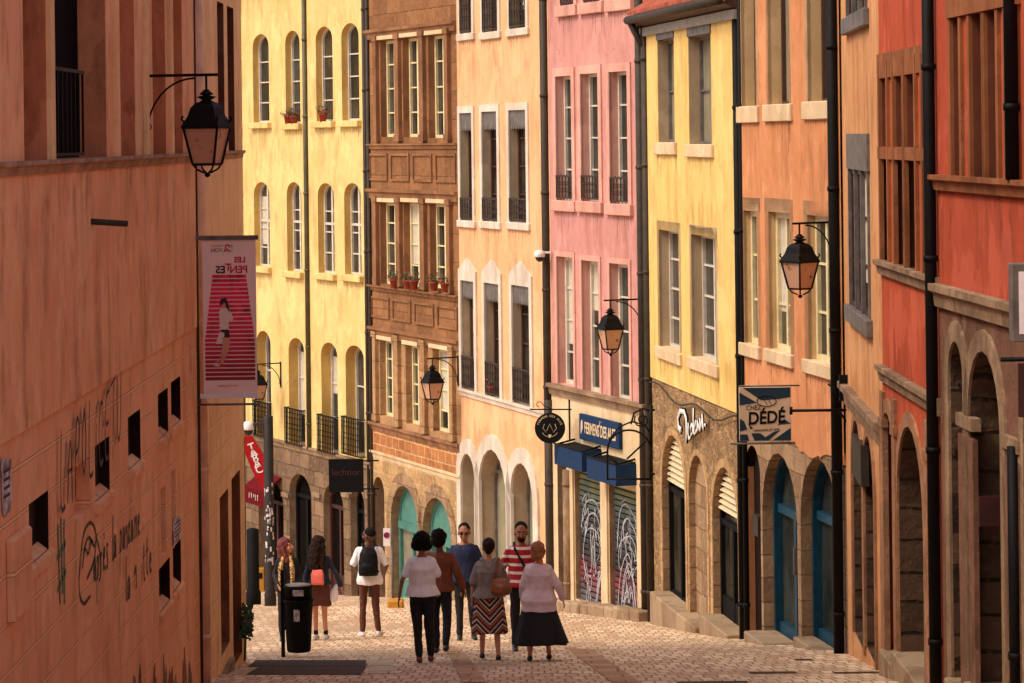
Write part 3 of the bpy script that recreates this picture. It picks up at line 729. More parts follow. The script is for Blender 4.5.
def tealwin(f, o):
    m = ring(o, 0, -.1, .13, .24, skip_bottom=True); u0, u1, z0, z1 = o['u0'], o['u1'], o['z0'], o['z1']; c = (u0+u1)/2
    zt = z1-(u1-u0)/2-.02
    pts = [(c+(u1-u0-.1)/2*math.cos(math.pi*i/12), zt+(u1-u0-.1)/2*math.sin(math.pi*i/12)) for i in range(13)]
    m.prism(pts, .15, .22); m.box(u0+.05, u1-.05, .10, .25, zt-.16, zt+.002)
    m.box(c-.05, c+.05, .14, .23, z0, zt-.15); m.box(u0+.09, u1-.09, .14, .232, z0, z0+.5)
    fo = m.build('shop_window', M['teal'], f.root)
    p = MB(); p.add([(u0, .21, z0), (u1, .21, z0), (u1, .21, zt), (u0, .21, zt)], [(0, 1, 2, 3)]); p.build('shop_pane', M['curtain'], fo)
for o in (a2, a3):
    tealwin(B, o); ring(o, .3, .002, -.06, .02).build('arch_surround', M['pier'], B.root)
drain(B, .1, .07, M['darkpipe'])

# ---- peach house
P = Fac(n2, n3, 'town_house', 'pale orange house with white window surrounds and three tall white shop arches')
ops = []
r0 = [W(P, ops, *a) for a in ((460.5, 472, -60, 34), (483, 498, -62, 32.5), (510, 526, -65, 29))]
r1 = [W(P, ops, *a) for a in ((461, 473, 113, 221), (483, 498, 111.5, 222), (510, 527, 110, 223))]
r2 = [W(P, ops, *a) for a in ((462.5, 475.5, 281, 390), (486, 500.6, 283.5, 397), (513.5, 531, 286, 404.5))]
ga = [W(P, ops, *a, 'round', depth=.35) for a in ((463, 477, 454, 600), (481, 508.5, 450, 602), (513, 535, 463.6, 606))]
front(P, [(P.top, -2.5, M['peach'], 0)], ops, M['jamb_g'])
shell(P, M['peach'], P.top)
for o in r0: window(P, o, .22, 'framebr', 'glass', 3, True, sill=(.2, .06, .14), sillmat='white', surround=.15, surmat='white', rail=.85)
for o in r1: window(P, o, .22, 'framebr', 'glass', 3, True, sill=(.2, .06, .14), sillmat='white', surround=.15, surmat='white', rail=.5, pelmet=True)
for o in r2:
    w_ = window(P, o, .22, 'framebr', 'glass', 3, True, rail=.72, pelmet=True)
    mb = MB(); g = .16; u0, u1, z1 = o['u0'], o['u1'], o['z1']; c = (u0+u1)/2
    # pointed surround: two legs and a pediment
    mb.box(u0-g, u0, -.04, .02, o['z0'], z1); mb.box(u1, u1+g, -.04, .02, o['z0'], z1)
    mb.prism([(u0-g, z1), (u1+g, z1), (u1+g, z1+.22), (c, z1+.5), (u0-g, z1+.22)], -.04, .02)
    mb.build('window_surround', M['white'], w_)
ledge(P, (r2[0]['z0']+r2[2]['z0'])/2, .2, .16, M['white'])
for i, o in enumerate(ga):
    ring(o, .32, .002, -.05, .02).build('arch_surround', M['white'], P.root)
    m = ring(o, 0, -.07, .3, .38, skip_bottom=True); c = (o['u0']+o['u1'])/2
    m.box(c-.04, c+.04, .31, .37, o['z0'], o['z1']-.1); m.box(o['u0']+.06, o['u1']-.06, .305, .365, o['z0']+2.6, o['z0']+2.68)
    fo = m.build('shop_window', M['lead'], P.root)
    p = MB(); pts = outline(o, -.01); p.add([(a, .35, b) for a, b in pts], list(tessellate_polygon([[Vector((a, b, 0)) for a, b in pts]])))
    p.build('shop_pane', M['curtain'], fo)
drain(P, P.L-.12, .11, M['darkpipe'])

# ---- pink house
K = Fac(n3, n4, 'town_house', 'salmon pink house above two graffitied roller shutters and blue awnings')
ops = []
r0 = [W(K, ops, *a) for a in ((561, 574, -100, 6), (584, 600, -105, 3), (611, 629, -110, 0))]
r1 = [W(K, ops, *a) for a in ((557, 572.7, 76, 201), (582, 599.4, 73.5, 202), (610.7, 628.7, 71.5, 204.5))]
r2 = [W(K, ops, *a) for a in ((558, 574, 257, 385), (583, 600, 261, 393), (611, 630, 264, 401))]
s1 = W(K, ops, 576.4, 603, 473, 612, depth=.14); s2 = W(K, ops, 610.7, 639.6, 488, 624, depth=.14)
s1['z0'] = K.z(590, 604); s2['z0'] = K.z(625, 617)
dr = W(K, ops, 559, 568, 450, 606, depth=.4)
zl = K.z(600, 405)
front(K, [(K.top, zl, M['pink'], 0), (zl, -2.5, M['cream'], -.02)], ops, [M['pinkstone'], M['oldstone']])
shell(K, M['pink'], K.top)
for o in r0+r1: window(K, o, .2, 'frame', 'glassb', 3, False, sill=(.2, .08, .2), sillmat='pinkstone', surround=.16, surmat='pinkstone', rail=.5)
for o in r2: window(K, o, .2, 'frame', 'glassb', 3, False, surround=.10, surmat='pinkstone', sur_out=.025, fw=.08)
ledge(K, zl+.22, .28, .3, M['oldstone'], name='stone_ledge')
def shutter(f, o, name='roller_shutter'):
    m = MB(); z = o['z0']; u0, u1 = o['u0'], o['u1']; rows = int((o['z1']-z)/.11)
    for i in range(rows+1):
        za = z+i*.11; zb_ = min(za+.088, o['z1'])
        if zb_-za < .02: break
        m.prism([(.085, za), (.07, za+.02), (.07, zb_-.02), (.085, zb_), (.10, zb_), (.10, za)], u0+.01, u1-.01, axis='x')
    bk = MB(); bk.box(u0, u1, .11, .14, z, o['z1']); bk.build('shutter_back', M['dark'], f.root)
    return m.build(name, M['shutter'], f.root)
def shutter_mat():
    m, t, b = newmat('painted_roller_shutter'); v = coords(t)
    sx = N(t, 'ShaderNodeSeparateXYZ'); t.links.new(v, sx.inputs[0])
    h = N(t, 'ShaderNodeMapRange'); h.inputs[1].default_value = .3; h.inputs[2].default_value = 3.8
    ad = N(t, 'ShaderNodeMath', operation='MULTIPLY_ADD'); t.links.new(nz(t, v, 2.2, 2), ad.inputs[0]); ad.inputs[1].default_value = 1.3; t.links.new(sx.outputs[2], ad.inputs[2])
    t.links.new(ad.outputs[0], h.inputs[0])
    r = N(t, 'ShaderNodeValToRGB'); cr = r.color_ramp
    cr.elements[0].position = 0; cr.elements[0].color = (*lin((140, 60, 74)), 1); cr.elements[1].position = 1; cr.elements[1].color = (*lin((104, 110, 80)), 1)
    for p_, c_ in ((.22, (70, 86, 88)), (.36, (126, 44, 54)), (.48, (34, 34, 38)), (.68, (52, 58, 60)), (.8, (84, 100, 92)), (.9, (120, 120, 70))):
        e = cr.elements.new(p_); e.color = (*lin(c_), 1)
    t.links.new(h.outputs[0], r.inputs[0]); t.links.new(r.outputs[0], b.inputs['Base Color']); b.inputs['Roughness'].default_value = .6
    return m
M['shutter'] = shutter_mat(); M['darkpaint'] = plain('dark_grey_paint', lin((44, 40, 42)), .7, 0, .3, 9, 0)
for o in (s1, s2):
    shobj = shutter(K, o)
    g = MB(); c = (o['u0']+o['u1'])/2; hw = (o['u1']-o['u0'])*.42; z0 = o['z0']; H = o['z1']-z0
    pl = lambda a, b: (c+a*hw, z0+b*H)
    if o is s1: LN = [[(-1, .55), (-.8, .72), (-.2, .8), (.5, .78), (.9, .6), (.95, .4), (.6, .2), (.2, .02)], [(-.1, .35), (-.2, .55), (0, .62), (.15, .5), (.1, .35), (.3, .3)], [(-.9, .35), (-.6, .2), (-.4, .02)], [(-.9, .75), (-.5, .85), (-.6, .7), (-.9, .6)], [(.3, .1), (.6, .3), (.9, .2)]]
    else: LN = [[(-.9, .05), (-.7, .3), (-.3, .45), (0, .5), (.3, .4), (.6, .1)], [(-.9, .5), (-.7, .8), (-.2, .88), (.2, .84), (.8, .75), (.9, .5), (.6, .45)], [(-.3, .55), (-.4, .7), (-.1, .75)], [(.1, .6), (.2, .8)], [(-.2, .3), (-.1, .1), (.2, .3), (.5, .02)]]
    strokes(LN, .013, g, .062, pl); strokes([[(a*.8+.1, b*.9-.02) for a, b in l] for l in LN], .012, g, .060, pl); strokes([[(-a*.9, b*.7+.02) for a, b in l] for l in LN], .010, g, .0585, pl)
    random.seed(int(c*10))
    for q_ in range(16):
        ax, az = random.uniform(-.9, .9), random.uniform(.03, .85)
        strokes([[(ax+random.uniform(-.28, .28), az+random.uniform(-.09, .09)) for _ in range(4)]], random.choice((.006, .010)), g, .0575, pl)
    g.build('graffiti', M['palepaint'], shobj)
    g = MB()
    for q_ in range(14):
        ax, az = random.uniform(-.9, .9), random.uniform(.1, .8)
        strokes([[(ax+random.uniform(-.3, .3), az+random.uniform(-.1, .1)) for _ in range(4)]], random.choice((.02, .04)), g, .0560+.0002*q_, pl)
    g.v = [(v[0], v[1]+.006, v[2]) for v in g.v]; g.build('graffiti', M['darkpaint'], shobj)
p = MB(); p.box(dr['u0'], dr['u1'], .3, .36, dr['z0'], dr['z1']); p.build('door', M['framebr'], K.root)
# pale posts between the shutters, the round stone half column
for a, b_ in ((s1['u0']-.34, s1['u0']-.02), (s1['u1']+.03, s2['u0']-.03), (s2['u1']+.02, s2['u1']+.22)): m = MB(); m.box(a, b_, -.06, .02, K.g(a)-.2, s1['z1']+.05); m.build('pilaster', M['cream'], K.root)
drain(K, K.u(553, 520), .12, M['darkpipe'], z1=K.z(553, 400)); drain(K, K.L-.18, .11, M['darkpipe'])
drain(K, K.u(571, 520), .13, M['oldstone'], z1=K.z(571, 470), name='half_column')

# ---- small deep-yellow house with a tiled roof
Q = Fac(n4, n5, 'town_house', 'low golden yellow house with a red tiled roof over a rubble stone shop front', top=2.02)
ops = []
r1 = [W(Q, ops, *a) for a in ((659.6, 676, 39, 143), (690.6, 713, 35, 145))]
r2 = [W(Q, ops, *a) for a in ((661, 681, 231, 350), (693.5, 717.6, 236, 361))]
q1 = W(Q, ops, 663, 686, 436, 640, 'round', depth=.17); q2 = W(Q, ops, 690, 708, 456, 640, 'round', depth=.1); q3 = W(Q, ops, 713.5, 739, 468, 650, 'round', depth=.17)
zq = Q.z(693, 394)
front(Q, [(Q.top, zq, M['yellow2'], -.03), (zq, -2.5, M['rubble'], 0)], ops, [M['jamb_g'], M['pier']])
WALLY[id(Q)] = -.03
shell(Q, M['yellow2'], Q.top, depth=7, roof=False)
for o in r1:
    w_ = window(Q, o, .2, 'lead', 'curtain', 1, True, sill=(.18, .09, .2), sillmat='cream')
    m = MB(); m.box(o['u0']-.03, o['u1']+.03, -.05, .03, o['z1'], o['z1']+.3); m.build('window_lintel', M['lead'], w_)
for o in r2: window(Q, o, .2, 'frame', 'glassb', 3, True, sill=(.2, .09, .19), sillmat='cream', surround=.16, surmat='cream')
# arch surrounds and fill
for o, g in ((q1, .14), (q2, .10), (q3, .14)): ring(o, g, .002, -.015, .02).build('arch_surround', M['archstone'], Q.root)
p = MB(); pts = outline(q2, 0); p.add([(a, .1, b) for a, b in pts], list(tessellate_polygon([[Vector((a, b, 0)) for a, b in pts]]))); p.build('blocked_arch', M['pier'], Q.root)
for o, yb in ((q1, 487), (q3, 515)):
    fo = shopfront(Q, o, 'black', .17, 'glass'); zb = Q.z((664+686)/2 if o is q1 else 726, yb)
    m = MB(); n = int((o['z1']-zb)/.1)
    wd = (o['u1']-o['u0'])/2; c = (o['u0']+o['u1'])/2; zs = o['z1']-wd
    for i in range(n):
        z = zb+i*.1; hw = wd if z+.07 <= zs else math.sqrt(max(0, wd*wd-(z+.07-zs)**2))
        if hw > .1: m.prism([(.075, z), (.12, z+.05), (.13, z+.065), (.085, z+.015)], c-hw+.01, c+hw-.01, axis='x')
    m.build('louvre_slats', M['slats'], fo)
# tiled roof: real rows of half-round tiles
def tile_roof(f, z, out, depth, rise, u0, u1):
    sl = math.atan2(rise, depth+out)
    base = MB(); base.prism([(-out, z), (depth, z+rise), (depth, z+rise-.12), (-out, z-.1)], u0, u1, axis='x')
    r = base.build('roof', M['tile'], f.root)
    t = MB(); u = u0+.08
    while u < u1-.05:
        k = 0; ln = .42; tot = math.hypot(depth+out, rise)
        while k*.36 < tot:
            a = k*.36-.03; b_ = min(a+ln, tot); j = random.uniform(-.008, .008)
            def pt(s_, h): return (-out+s_*math.cos(sl)-h*math.sin(sl), z+s_*math.sin(sl)+h*math.cos(sl))
            ya, zaa = pt(a, .045); yb_, zbb = pt(b_, .02)
            n = 6; A_ = [(u+j+.085*math.cos(math.pi*i/n), ya, zaa+.075*math.sin(math.pi*i/n)) for i in range(n+1)]; B_ = [(u+j+.07*math.cos(math.pi*i/n), yb_, zbb+.065*math.sin(math.pi*i/n)) for i in range(n+1)]
            t.add(A_+B_, [(i, i+1, i+n+2, i+n+1) for i in range(n)]+[tuple(range(n+1))], 0, False); k += 1
        u += .2
    t.build('roof_tiles', M['tile'], r); return r
ze = Q.top
rf = tile_roof(Q, ze+.10, .26, 3.6, 2.6, -.1, Q.L+.02)
m = MB(); m.prism([(-.27, ze+.10), (-.27, ze-.02), (-.035, ze-.10), (-.035, ze+.08)], -.1, Q.L, axis='x'); m.build('roof_soffit', M['framebr'], rf)
m = MB(); m.box(-.15, Q.L, -.10, -.035, ze-.26, ze-.11); m.build('fascia', M['zinc'], rf)
m = MB(); m.tube([(-.15, -.30, ze+.04), (Q.L, -.30, ze+.04)], .075, 10); m.build('gutter', M['darkpipe'], rf)
drain(Q, .14, .1, M['darkpipe'])
m = MB(); m.tube([(.14, -.10, ze-.4), (.1, -.2, ze-.2), (.05, -.29, ze+.0)], .06, 8); m.build('gutter_outlet', M['darkpipe'], rf)
drain(Q, Q.L-.12, .08, M['blackpipe'])
# cables sagging along the front
m = MB(); z1_ = Q.z(650, 350); z2_ = Q.z(735, 385)
m.tube([(.3+(Q.L-.4)*i/16, -.06, z1_-.55+.3*math.sin(i*.9)*.25-.12*math.sin(math.pi*i/16)) for i in range(17)], .015, 5); m.build('cable', M['darkpipe'], Q.root)
def cut(f, px0, px1, py0, py1, out, mat, name, off=0):
    """a doorstep block against the front"""
    u0 = f.u(px0, py1, -out); u1 = f.u(px1, py1, -out); m = MB(); zt = f.z((px0+px1)/2, py0, -out/2); g0 = min(f.g(u0), f.g(u1))-.3
    m.box(u0, u1, -out, .04, g0, zt)
    return m.build(name, mat, f.root, bevel=.02)
st1 = MB(); st1.box(q1['u0']-.05, q2['u1'], -.24, .25, -1, Q.z(680, 604)); st1.build('doorstep', M['curb'], Q.root, bevel=.02)
st2 = MB(); st2.box(q3['u0']-.05, q3['u1']+.1, -.24, .25, -1, Q.z(725, 622)); st2.build('doorstep', M['curb'], Q.root, bevel=.02)
# kerb ledge below the pink shutters
m = MB(); n = 12
for i in range(n):
    a = K.L*i/n; b_ = K.L*(i+1)/n-.02; m.box(a, b_, -.28-.04*random.random(), .02, K.g(b_)-.5, K.g((a+b_)/2)+.22-.02*random.random())
m.build('plinth', M['curb'], K.root, bevel=.03)

# ---- orange house
O = Fac(n5, n6, 'town_house', 'orange house with cream window frames over a stone arcade with blue joinery')
ops = []
r1 = [W(O, ops, *a) for a in ((743, 757, -60, 107), (769.5, 790, -75, 105), (809, 831, -90, 102))]
r2 = [W(O, ops, *a) for a in ((746, 759.5, 211, 345), (771, 792, 212.5, 352), (810, 833, 216, 363))]
o1 = W(O, ops, 746.5, 761, 446, 655, 'round', depth=.12, mir=2); o2 = W(O, ops, 763, 797.5, 454, 655, 'round', depth=.4); o3 = W(O, ops, 801, 839, 459, 664, 'round', depth=.4)
zo = O.z(790, 436)
front(O, [(O.top, zo, M['orange'], -.03), (zo, -2.5, M['pier'], 0)], ops, [M['jamb_t'], M['pier']])
WALLY[id(O)] = -.03
shell(O, M['orange'], O.top)
for o in r1: window(O, o, .22, 'framebr', 'curtain', 0, True, sill=(.2, .08, .24), sillmat='cream', surround=.12, surmat='cream')
for o in r2: window(O, o, .13, 'framey', 'glass', 2, True, sill=(.18, .09, .18), sillmat='cream', surround=.2, surmat='cream', fw=.09)
m = MB(); m.box(o1['u0'], o1['u1'], .13, .16, o1['z0'], o1['z1']-.02); m.build('door', M['cellar'], O.root)
m = MB(); m.box(o1['u0']+.35, o1['u0']+.7, .0, .12, O.z(752, 534), O.z(752, 514)); m.build('meter_box', M['darkpipe'], O.root)
for o in (o2, o3):
    mb = ring(o, 0, -.075, .16, .32, skip_bottom=True); u0, u1, z0, z1 = o['u0'], o['u1'], o['z0'], o['z1']; zt = z1-(u1-u0)/2+.05
    mb.box(u0+.1, u1-.1, .21, .31, zt-.06, zt+.06); c = u0+(u1-u0)*.55
    mb.box(c-.06, c+.06, .205, .312, z0, zt-.05); mb.box(u0+.1, u1-.1, .215, .308, z0, z0+.35)
    fo = mb.build('shop_door', M['blue'], O.root)
    p = MB(); pts = outline(o, -.02); p.add([(a, .29, b) for a, b in pts], list(tessellate_polygon([[Vector((a, b, 0)) for a, b in pts]]))); p.build('door_pane', M['glassb'], fo)
    h = MB(); h.box(c+.10, c+.13, .15, .2, z0+1.2, z0+1.6); h.build('door_handle', M['lead'], fo)
m = MB(); m.box(o2['u0']-.05, o2['u1']+.02, -.3, .2, -1, O.z(780, 641)); m.build('doorstep', M['curb'], O.root, bevel=.02)
m = MB(); m.box(o3['u0']-.05, o3['u1']+.02, -.12, .2, -1, O.z(820, 648)); m.build('doorstep', M['curb'], O.root, bevel=.02)
# broken edge of the render above the arcade
m = MB(); x = 0.05; pts = []
while x < O.L-.1: pts.append((x, zo-.02-random.uniform(.0, .05)-.12*math.sin(x*1.3)**2)); x += random.uniform(.05, .22)
pts = [(0.01, zo+.05)]+pts+[(O.L-.02, zo-.1), (O.L-.02, zo+.05)]
m.prism(pts[::-1], -.027, .004); m.build('broken_render', M['orange'], O.root)
drain(O, O.L-.12, .1, M['blackpipe'], y=-.16)
drain(O, .1, .06, M['blackpipe'])

# ---- narrow tan house
T = Fac(n6, n7, 'town_house', 'narrow tan house with grey barred windows and a slanting stone ledge')
ops = []
t0 = W(T, ops, 848, 869, -120, 14); t1 = W(T, ops, 850, 871, 170, 312)
t0['u0'], t0['u1'] = t1['u0'], t1['u1'] = T.L*.22, T.L*.74
g1 = W(T, ops, 854, 864, 422, 640, 'round', depth=.45); g2 = W(T, ops, 866, 876, 438, 655, 'round', depth=.45)
front(T, [(T.top, -2.5, M['tan'], 0)], ops, M['rubble2'])
shell(T, M['tan'], T.top)
for o in (t0, t1):
    w_ = window(T, o, .06, 'framebr', 'glass', 2, True, sill=(.25, .08, .2), sillmat='lead')
    m = MB(); m.box(o['u0']-.1, o['u1']+.1, -.04, .02, o['z1'], o['z1']+.45)
    for k in range(4): u = o['u0']+(o['u1']-o['u0'])*k/3; m.box(u-.035, u+.035, -.03, .02, o['z0'], o['z1']+.4)
    m.build('window_mullion', M['lead'], w_)
for o in (g1, g2):
    shopfront(T, o, 'black', .4, 'dark'); ring(o, .14, .002, -.03, .02).build('arch_surround', M['tanstone'], T.root)
zt_ = (T.z(845, 378)+T.z(876, 418))/2
ledge(T, zt_, .35, .22, M['oldstone'], name='stone_ledge')
m = MB(); m.box(T.L*.35, T.L*.6, -.08, .02, zt_-1.0, zt_-.5); m.build('meter_box', M['darkpipe'], T.root)

# ---- red house and dark red house
S = Fac(n7, n8, 'town_house', 'brick red house with brown cross windows beside a full height black drainpipe')
ops = []
sa = [W(S, ops, *a, depth=.4) for a in ((882, 889, 78, 150), (896, 905, 76, 147), (907, 917, 74, 145), (925, 932.5, 72, 142))]
sb_ = [W(S, ops, *a, depth=.4) for a in ((882, 889, 161, 263), (896, 905, 160, 265), (907, 917, 160, 268), (925, 932.5, 160, 271))]
sc_ = [W(S, ops, *a, 'round', depth=.6) for a in ((884.5, 896, 400, 680), (900, 926, 428, 700))]
for q in sa: q['z1'] = sa[1]['z1']; q['z0'] = sa[1]['z0']
for q in sb_: q['z1'] = sb_[1]['z1']; q['z0'] = sb_[1]['z0']
sc_[0]['z1'] = sc_[1]['z1']-.02
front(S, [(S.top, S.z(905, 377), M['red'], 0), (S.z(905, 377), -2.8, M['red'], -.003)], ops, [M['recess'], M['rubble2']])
shell(S, M['red'], S.top)
m = MB(); zt1 = sa[0]['z1']; zb1 = sa[0]['z0']; zt2 = sb_[0]['z1']; zb2 = sb_[0]['z0']
m.box(.02, S.L-.3, -.03, .012, zt1+.003, zt1+.28); m.box(.02, S.L-.3, -.035, .012, zt2+.003, zb1-.003)
for q in sa:
    for u in (q['u0'], q['u1']): m.box(u-.09 if u == q['u0'] else u+.003, u-.003 if u == q['u0'] else u+.09, -.04, .012, zb2, zt1+.2)
m.build('window_mullion', M['rust'], S.root)
for q in sa+sb_: window(S, q, .42, 'framebr', 'glass', 1, False, fw=.05)
ledge(S, zb2, .22, .2, M['oldstone'], name='stone_sill')
ledge(S, S.z(905, 377), .24, .2, M['oldstone'])
for o in sc_:
    shopfront(S, o, 'black', .5, 'dark'); ring(o, .16, .002, -.03, .02).build('arch_surround', M['tanstone'], S.root)
for u, zt in ((.12, .3), ((sc_[0]['u1']+sc_[1]['u0'])/2, .0), (sc_[1]['u1']+.3, 0)):
    m = MB(); m.box(u-.11, u+.11, -.045, .02, S.g(u)-.5, S.z(905, 377)-.3); m.box(u-.14, u+.14, -.06, .02, S.z(905, 377)-.70, S.z(905, 377)-.6); m.build('pilaster', M['tanstone'], S.root)
m = MB(); m.box(.1, sc_[0]['u1']+.1, -.1, .5, -2, S.z(890, 652)); m.build('doorstep', M['curb'], S.root, bevel=.02); m = MB(); m.box(sc_[1]['u0']-.1, S.L-.1, -.1, .5, -2, S.z(908, 656)-.05); m.build('doorstep', M['curb'], S.root, bevel=.02)
drain(S, S.L-.05, .085, M['blackpipe'], y=-.13)

U = Fac(n8, n9, 'town_house', 'dark red house with stone mullioned windows and heavy stone arcade, nearest on the right')
ops = []
ua = [W(U, ops, *a, depth=.45) for a in ((953.7, 962, 19, 174), (973, 985, 13, 177), (988, 999, 8, 178), (1009.5, 1018, 5, 180))]
ub = []
for q in ua:
    q['z1'] = ua[1]['z1']; q['z0'] = ua[1]['z0']; t_ = dict(q); t_['z0'] = q['z1']+.3; t_['z1'] = q['z1']+2.4; ops.append(t_); ub.append(t_)
uc = [W(U, ops, 952.8, 967, 340, 720, 'round', depth=.7), W(U, ops, 972, 1004, 352, 740, 'round', depth=.7)]
uc[0]['z1'] = uc[1]['z1']
q = dict(uc[1]); wdt = q['u1']-q['u0']; q['u0'] = uc[1]['u1']+.9; q['u1'] = q['u0']+wdt; ops.append(q); uc.append(q)
q = dict(uc[1]); q['u0'] = uc[2]['u1']+.9; q['u1'] = q['u0']+wdt; ops.append(q); uc.append(q)
zu = U.z(975, 292)
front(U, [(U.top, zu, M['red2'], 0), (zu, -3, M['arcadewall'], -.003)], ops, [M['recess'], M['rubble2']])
shell(U, M['red2'], U.top)
m = MB()
for q in ua+ub:
    for a, b_ in ((q['u0']-.1, q['u0']-.003), (q['u1']+.003, q['u1']+.1)): m.box(a, b_, -.035, .012, q['z0'], q['z1'])
e_ = ua[-1]['u1']+.15
m.box(ua[0]['u0']-.1, e_, -.05, .012, ua[0]['z1']+.003, ub[0]['z0']-.003)
m.build('window_mullion', M['rust'], U.root)
for q in ua+ub: window(U, q, .45, 'framebr', 'glass', 2, False, fw=.05)
ledge(U, ua[0]['z0'], .2, .22, M['rust'], name='stone_sill')
ledge(U, zu, .3, .24, M['oldstone'])
for i, o in enumerate(uc):
    ring(o, .2, .002, -.03, .02).build('arch_surround', M['oldstone'], U.root)
    b_ = MB(); b_.box(o['u0'], o['u1'], .68, .72, o['z0'], o['z1']); b_.build('door', M['reddoor'] if i == 1 else M['dark'], U.root)  # only the red one is a door; the rest are dark sheets for unlit openings
m = MB(); zk = U.z(975, 425)
for i in range(len(uc)):
    m = MB(); u = (uc[i]['u1']+uc[i+1]['u0'])/2 if i < len(uc)-1 else uc[i]['u1']+.5
    m.box(u-.34, u+.34, -.05, .05, zk-.06, zk+.06); m.build('impost', M['oldstone'], U.root)
for i in range(len(uc)):
    m = MB(); u = (uc[i]['u1']+uc[i+1]['u0'])/2 if i < len(uc)-1 else uc[i]['u1']+.5
    m.box(u-.33, u+.33, -.03, .02, U.g(u)-.5, zk-.14); m.build('pier', M['arcadewall'], U.root)
for o in uc: m = MB(); m.box(o['u0']-.05, o['u1']+.05, -.1, .6, U.g(o['u0'])-1, U.g(o['u0'])+.2); m.build('doorstep', M['curb'], U.root, bevel=.02)
m = MB(); m.box(uc[1]['u0']+.3, uc[1]['u0']+.34, -.0, .5, U.z(985, 530), U.z(985, 500)); m.build('letter_box', M['reddoor'], U.root)
drain(U, U.u(1020, 80), .085, M['blackpipe'], z0=ua[0]['z0'], y=-.13)
drain(U, U.u(1021, 550), .075, M['blackpipe'], z1=zk, y=-.1)

# ------------------------------------------------------------------ the left wall
Lf = Fac((-3.6, 5.0), (-3.6, 32.0), 'house_wall_front', 'long terracotta house with small square cellar windows, graffiti and joint lines', top=3.8)
Lf.root['category'] = 'building'; Lf.root.name = 'terracotta_house'
ops = []
zL = Lf.z(100, 157)
for a in ((20, 43), (50, 103), (114, 132), (150, 163), (168, 180)): ops.append(dict(u0=Lf.u(a[0], 80), u1=Lf.u(a[1], 80), z0=zL, z1=zL+3.4, kind='flat', depth=.22 if a[0] == 50 else .32))
sm = []
for a in ((29, 48.5, 497, 558), (74, 90, 462, 516), (95, 109.5, 441, 496), (128, 140.5, 413, 465), (158, 168, 391, 436), (171, 180.5, 379, 424), (159, 170, 563, 607), (173, 181, 543, 588), (161, 166, 487, 555), (171.5, 176, 470, 545)):
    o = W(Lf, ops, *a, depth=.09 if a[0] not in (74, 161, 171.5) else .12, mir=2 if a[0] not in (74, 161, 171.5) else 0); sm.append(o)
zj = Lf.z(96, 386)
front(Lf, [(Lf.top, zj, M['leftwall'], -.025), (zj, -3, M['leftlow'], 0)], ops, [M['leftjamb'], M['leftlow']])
shell(Lf, M['leftwall'], Lf.top, depth=8)
ledge(Lf, zL, .14, .2, M['ledgestone'])
m = MB()
for a, b_, o in zip(ops[:5], [0]*5, ops[:5]):
    m2 = MB(); m2.box(o['u0'], o['u1'], o['depth']-.0, o['depth']+.03, o['z0'], o['z1'])
    ob = m2.build('window_pane', M['dark' if o is ops[1] else 'leftjamb'], Lf.root)
    if o is not ops[1]: ob.name = 'blind_panel'
for i, o in enumerate(sm):
    m2 = MB(); m2.box(o['u0'], o['u1'], o['depth'], o['depth']+.03, o['z0'], o['z1']); m2.build('cellar_window' if o['depth'] < .1 else 'blind_panel', M['cellar'] if o['depth'] < .1 else M['leftwall'], Lf.root)
    if o['depth'] < .1:
        s_ = MB(); s_.prism([(-.03, o['z0']-.03), (.085, o['z0']+.06), (.085, o['z0']-.08), (-.03, o['z0']-.1)], o['u0']-.02, o['u1']+.12, axis='x'); s_.build('window_sill', M['leftwall'], Lf.root)
# tall window with the railing
o = ops[1]; railing(Lf, Lf.root, o['u0']+.02, o['u0']+(o['u1']-o['u0'])*.72, zL+.02, Lf.z(72, 68, 0), y=.06, ornate=False, n=9)
for px in (43.5, 110, 140, 165): # mullion piers, paler to put their lit fronts into the colour
    u = Lf.u(px+2, 80); m3 = MB(); m3.box(u-.1, u+.1, -.06, -.02, zL, Lf.top); m3.build('pilaster', M['lefttan'], Lf.root)
ur = Lf.L-.1
drain(Lf, ur, .085, M['peachpipe'], y=-.06)
m = MB(); m.tube([(ur-.32, -.03, Lf.g(ur)), (ur-.32, -.03, Lf.top)], .018, 6); m.build('cable', M['darkpipe'], Lf.root)
# little wall spout and a letter box frame
u = Lf.u(88, 217); m = MB(); zz = Lf.z(100, 219); m.tube([(u, .0, zz), (u+.2, -.3, zz-.03)], .03, 6); m.build('spout', M['darkpipe'], Lf.root)
u = Lf.u(6, 575); zz = Lf.z(12, 570)
m = MB(); m.box(u, u+.75, -.06, .01, zz-.35, zz+.25); m.build('wall_box', M['leftlow'], Lf.root, bevel=.02)

G = Fac((-3.6, 32.0), (-3.6, 37.1), 'ochre_house', 'narrow ochre end house with two tall door recesses, behind the hanging banner', top=3.8)
ops = []
for a in ((216, 222.5), (226, 232.5)): ops.append(dict(u0=G.u(a[0], 80), u1=G.u(a[1], 80), z0=zL+Lf.zb-G.zb, z1=G.z(224, 5), kind='flat', depth=.32))
d1 = W(G, ops, 220.5, 229, 492, 651, depth=.3); d2 = W(G, ops, 232.5, 241, 473, 662, depth=.3)
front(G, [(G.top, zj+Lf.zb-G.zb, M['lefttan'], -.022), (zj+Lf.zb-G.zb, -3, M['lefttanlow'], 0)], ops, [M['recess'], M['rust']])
shell(G, M['lefttan'], G.top, depth=8)
ledge(G, zL+Lf.zb-G.zb, .14, .14, M['ledgestone'])
for o in ops:
    m = MB(); m.box(o['u0'], o['u1'], o['depth'], o['depth']+.03, o['z0'], o['z1']); m.build('door' if o in (d1, d2) else 'window_pane', M['rust'] if o in (d1, d2) else M['dark'], G.root)
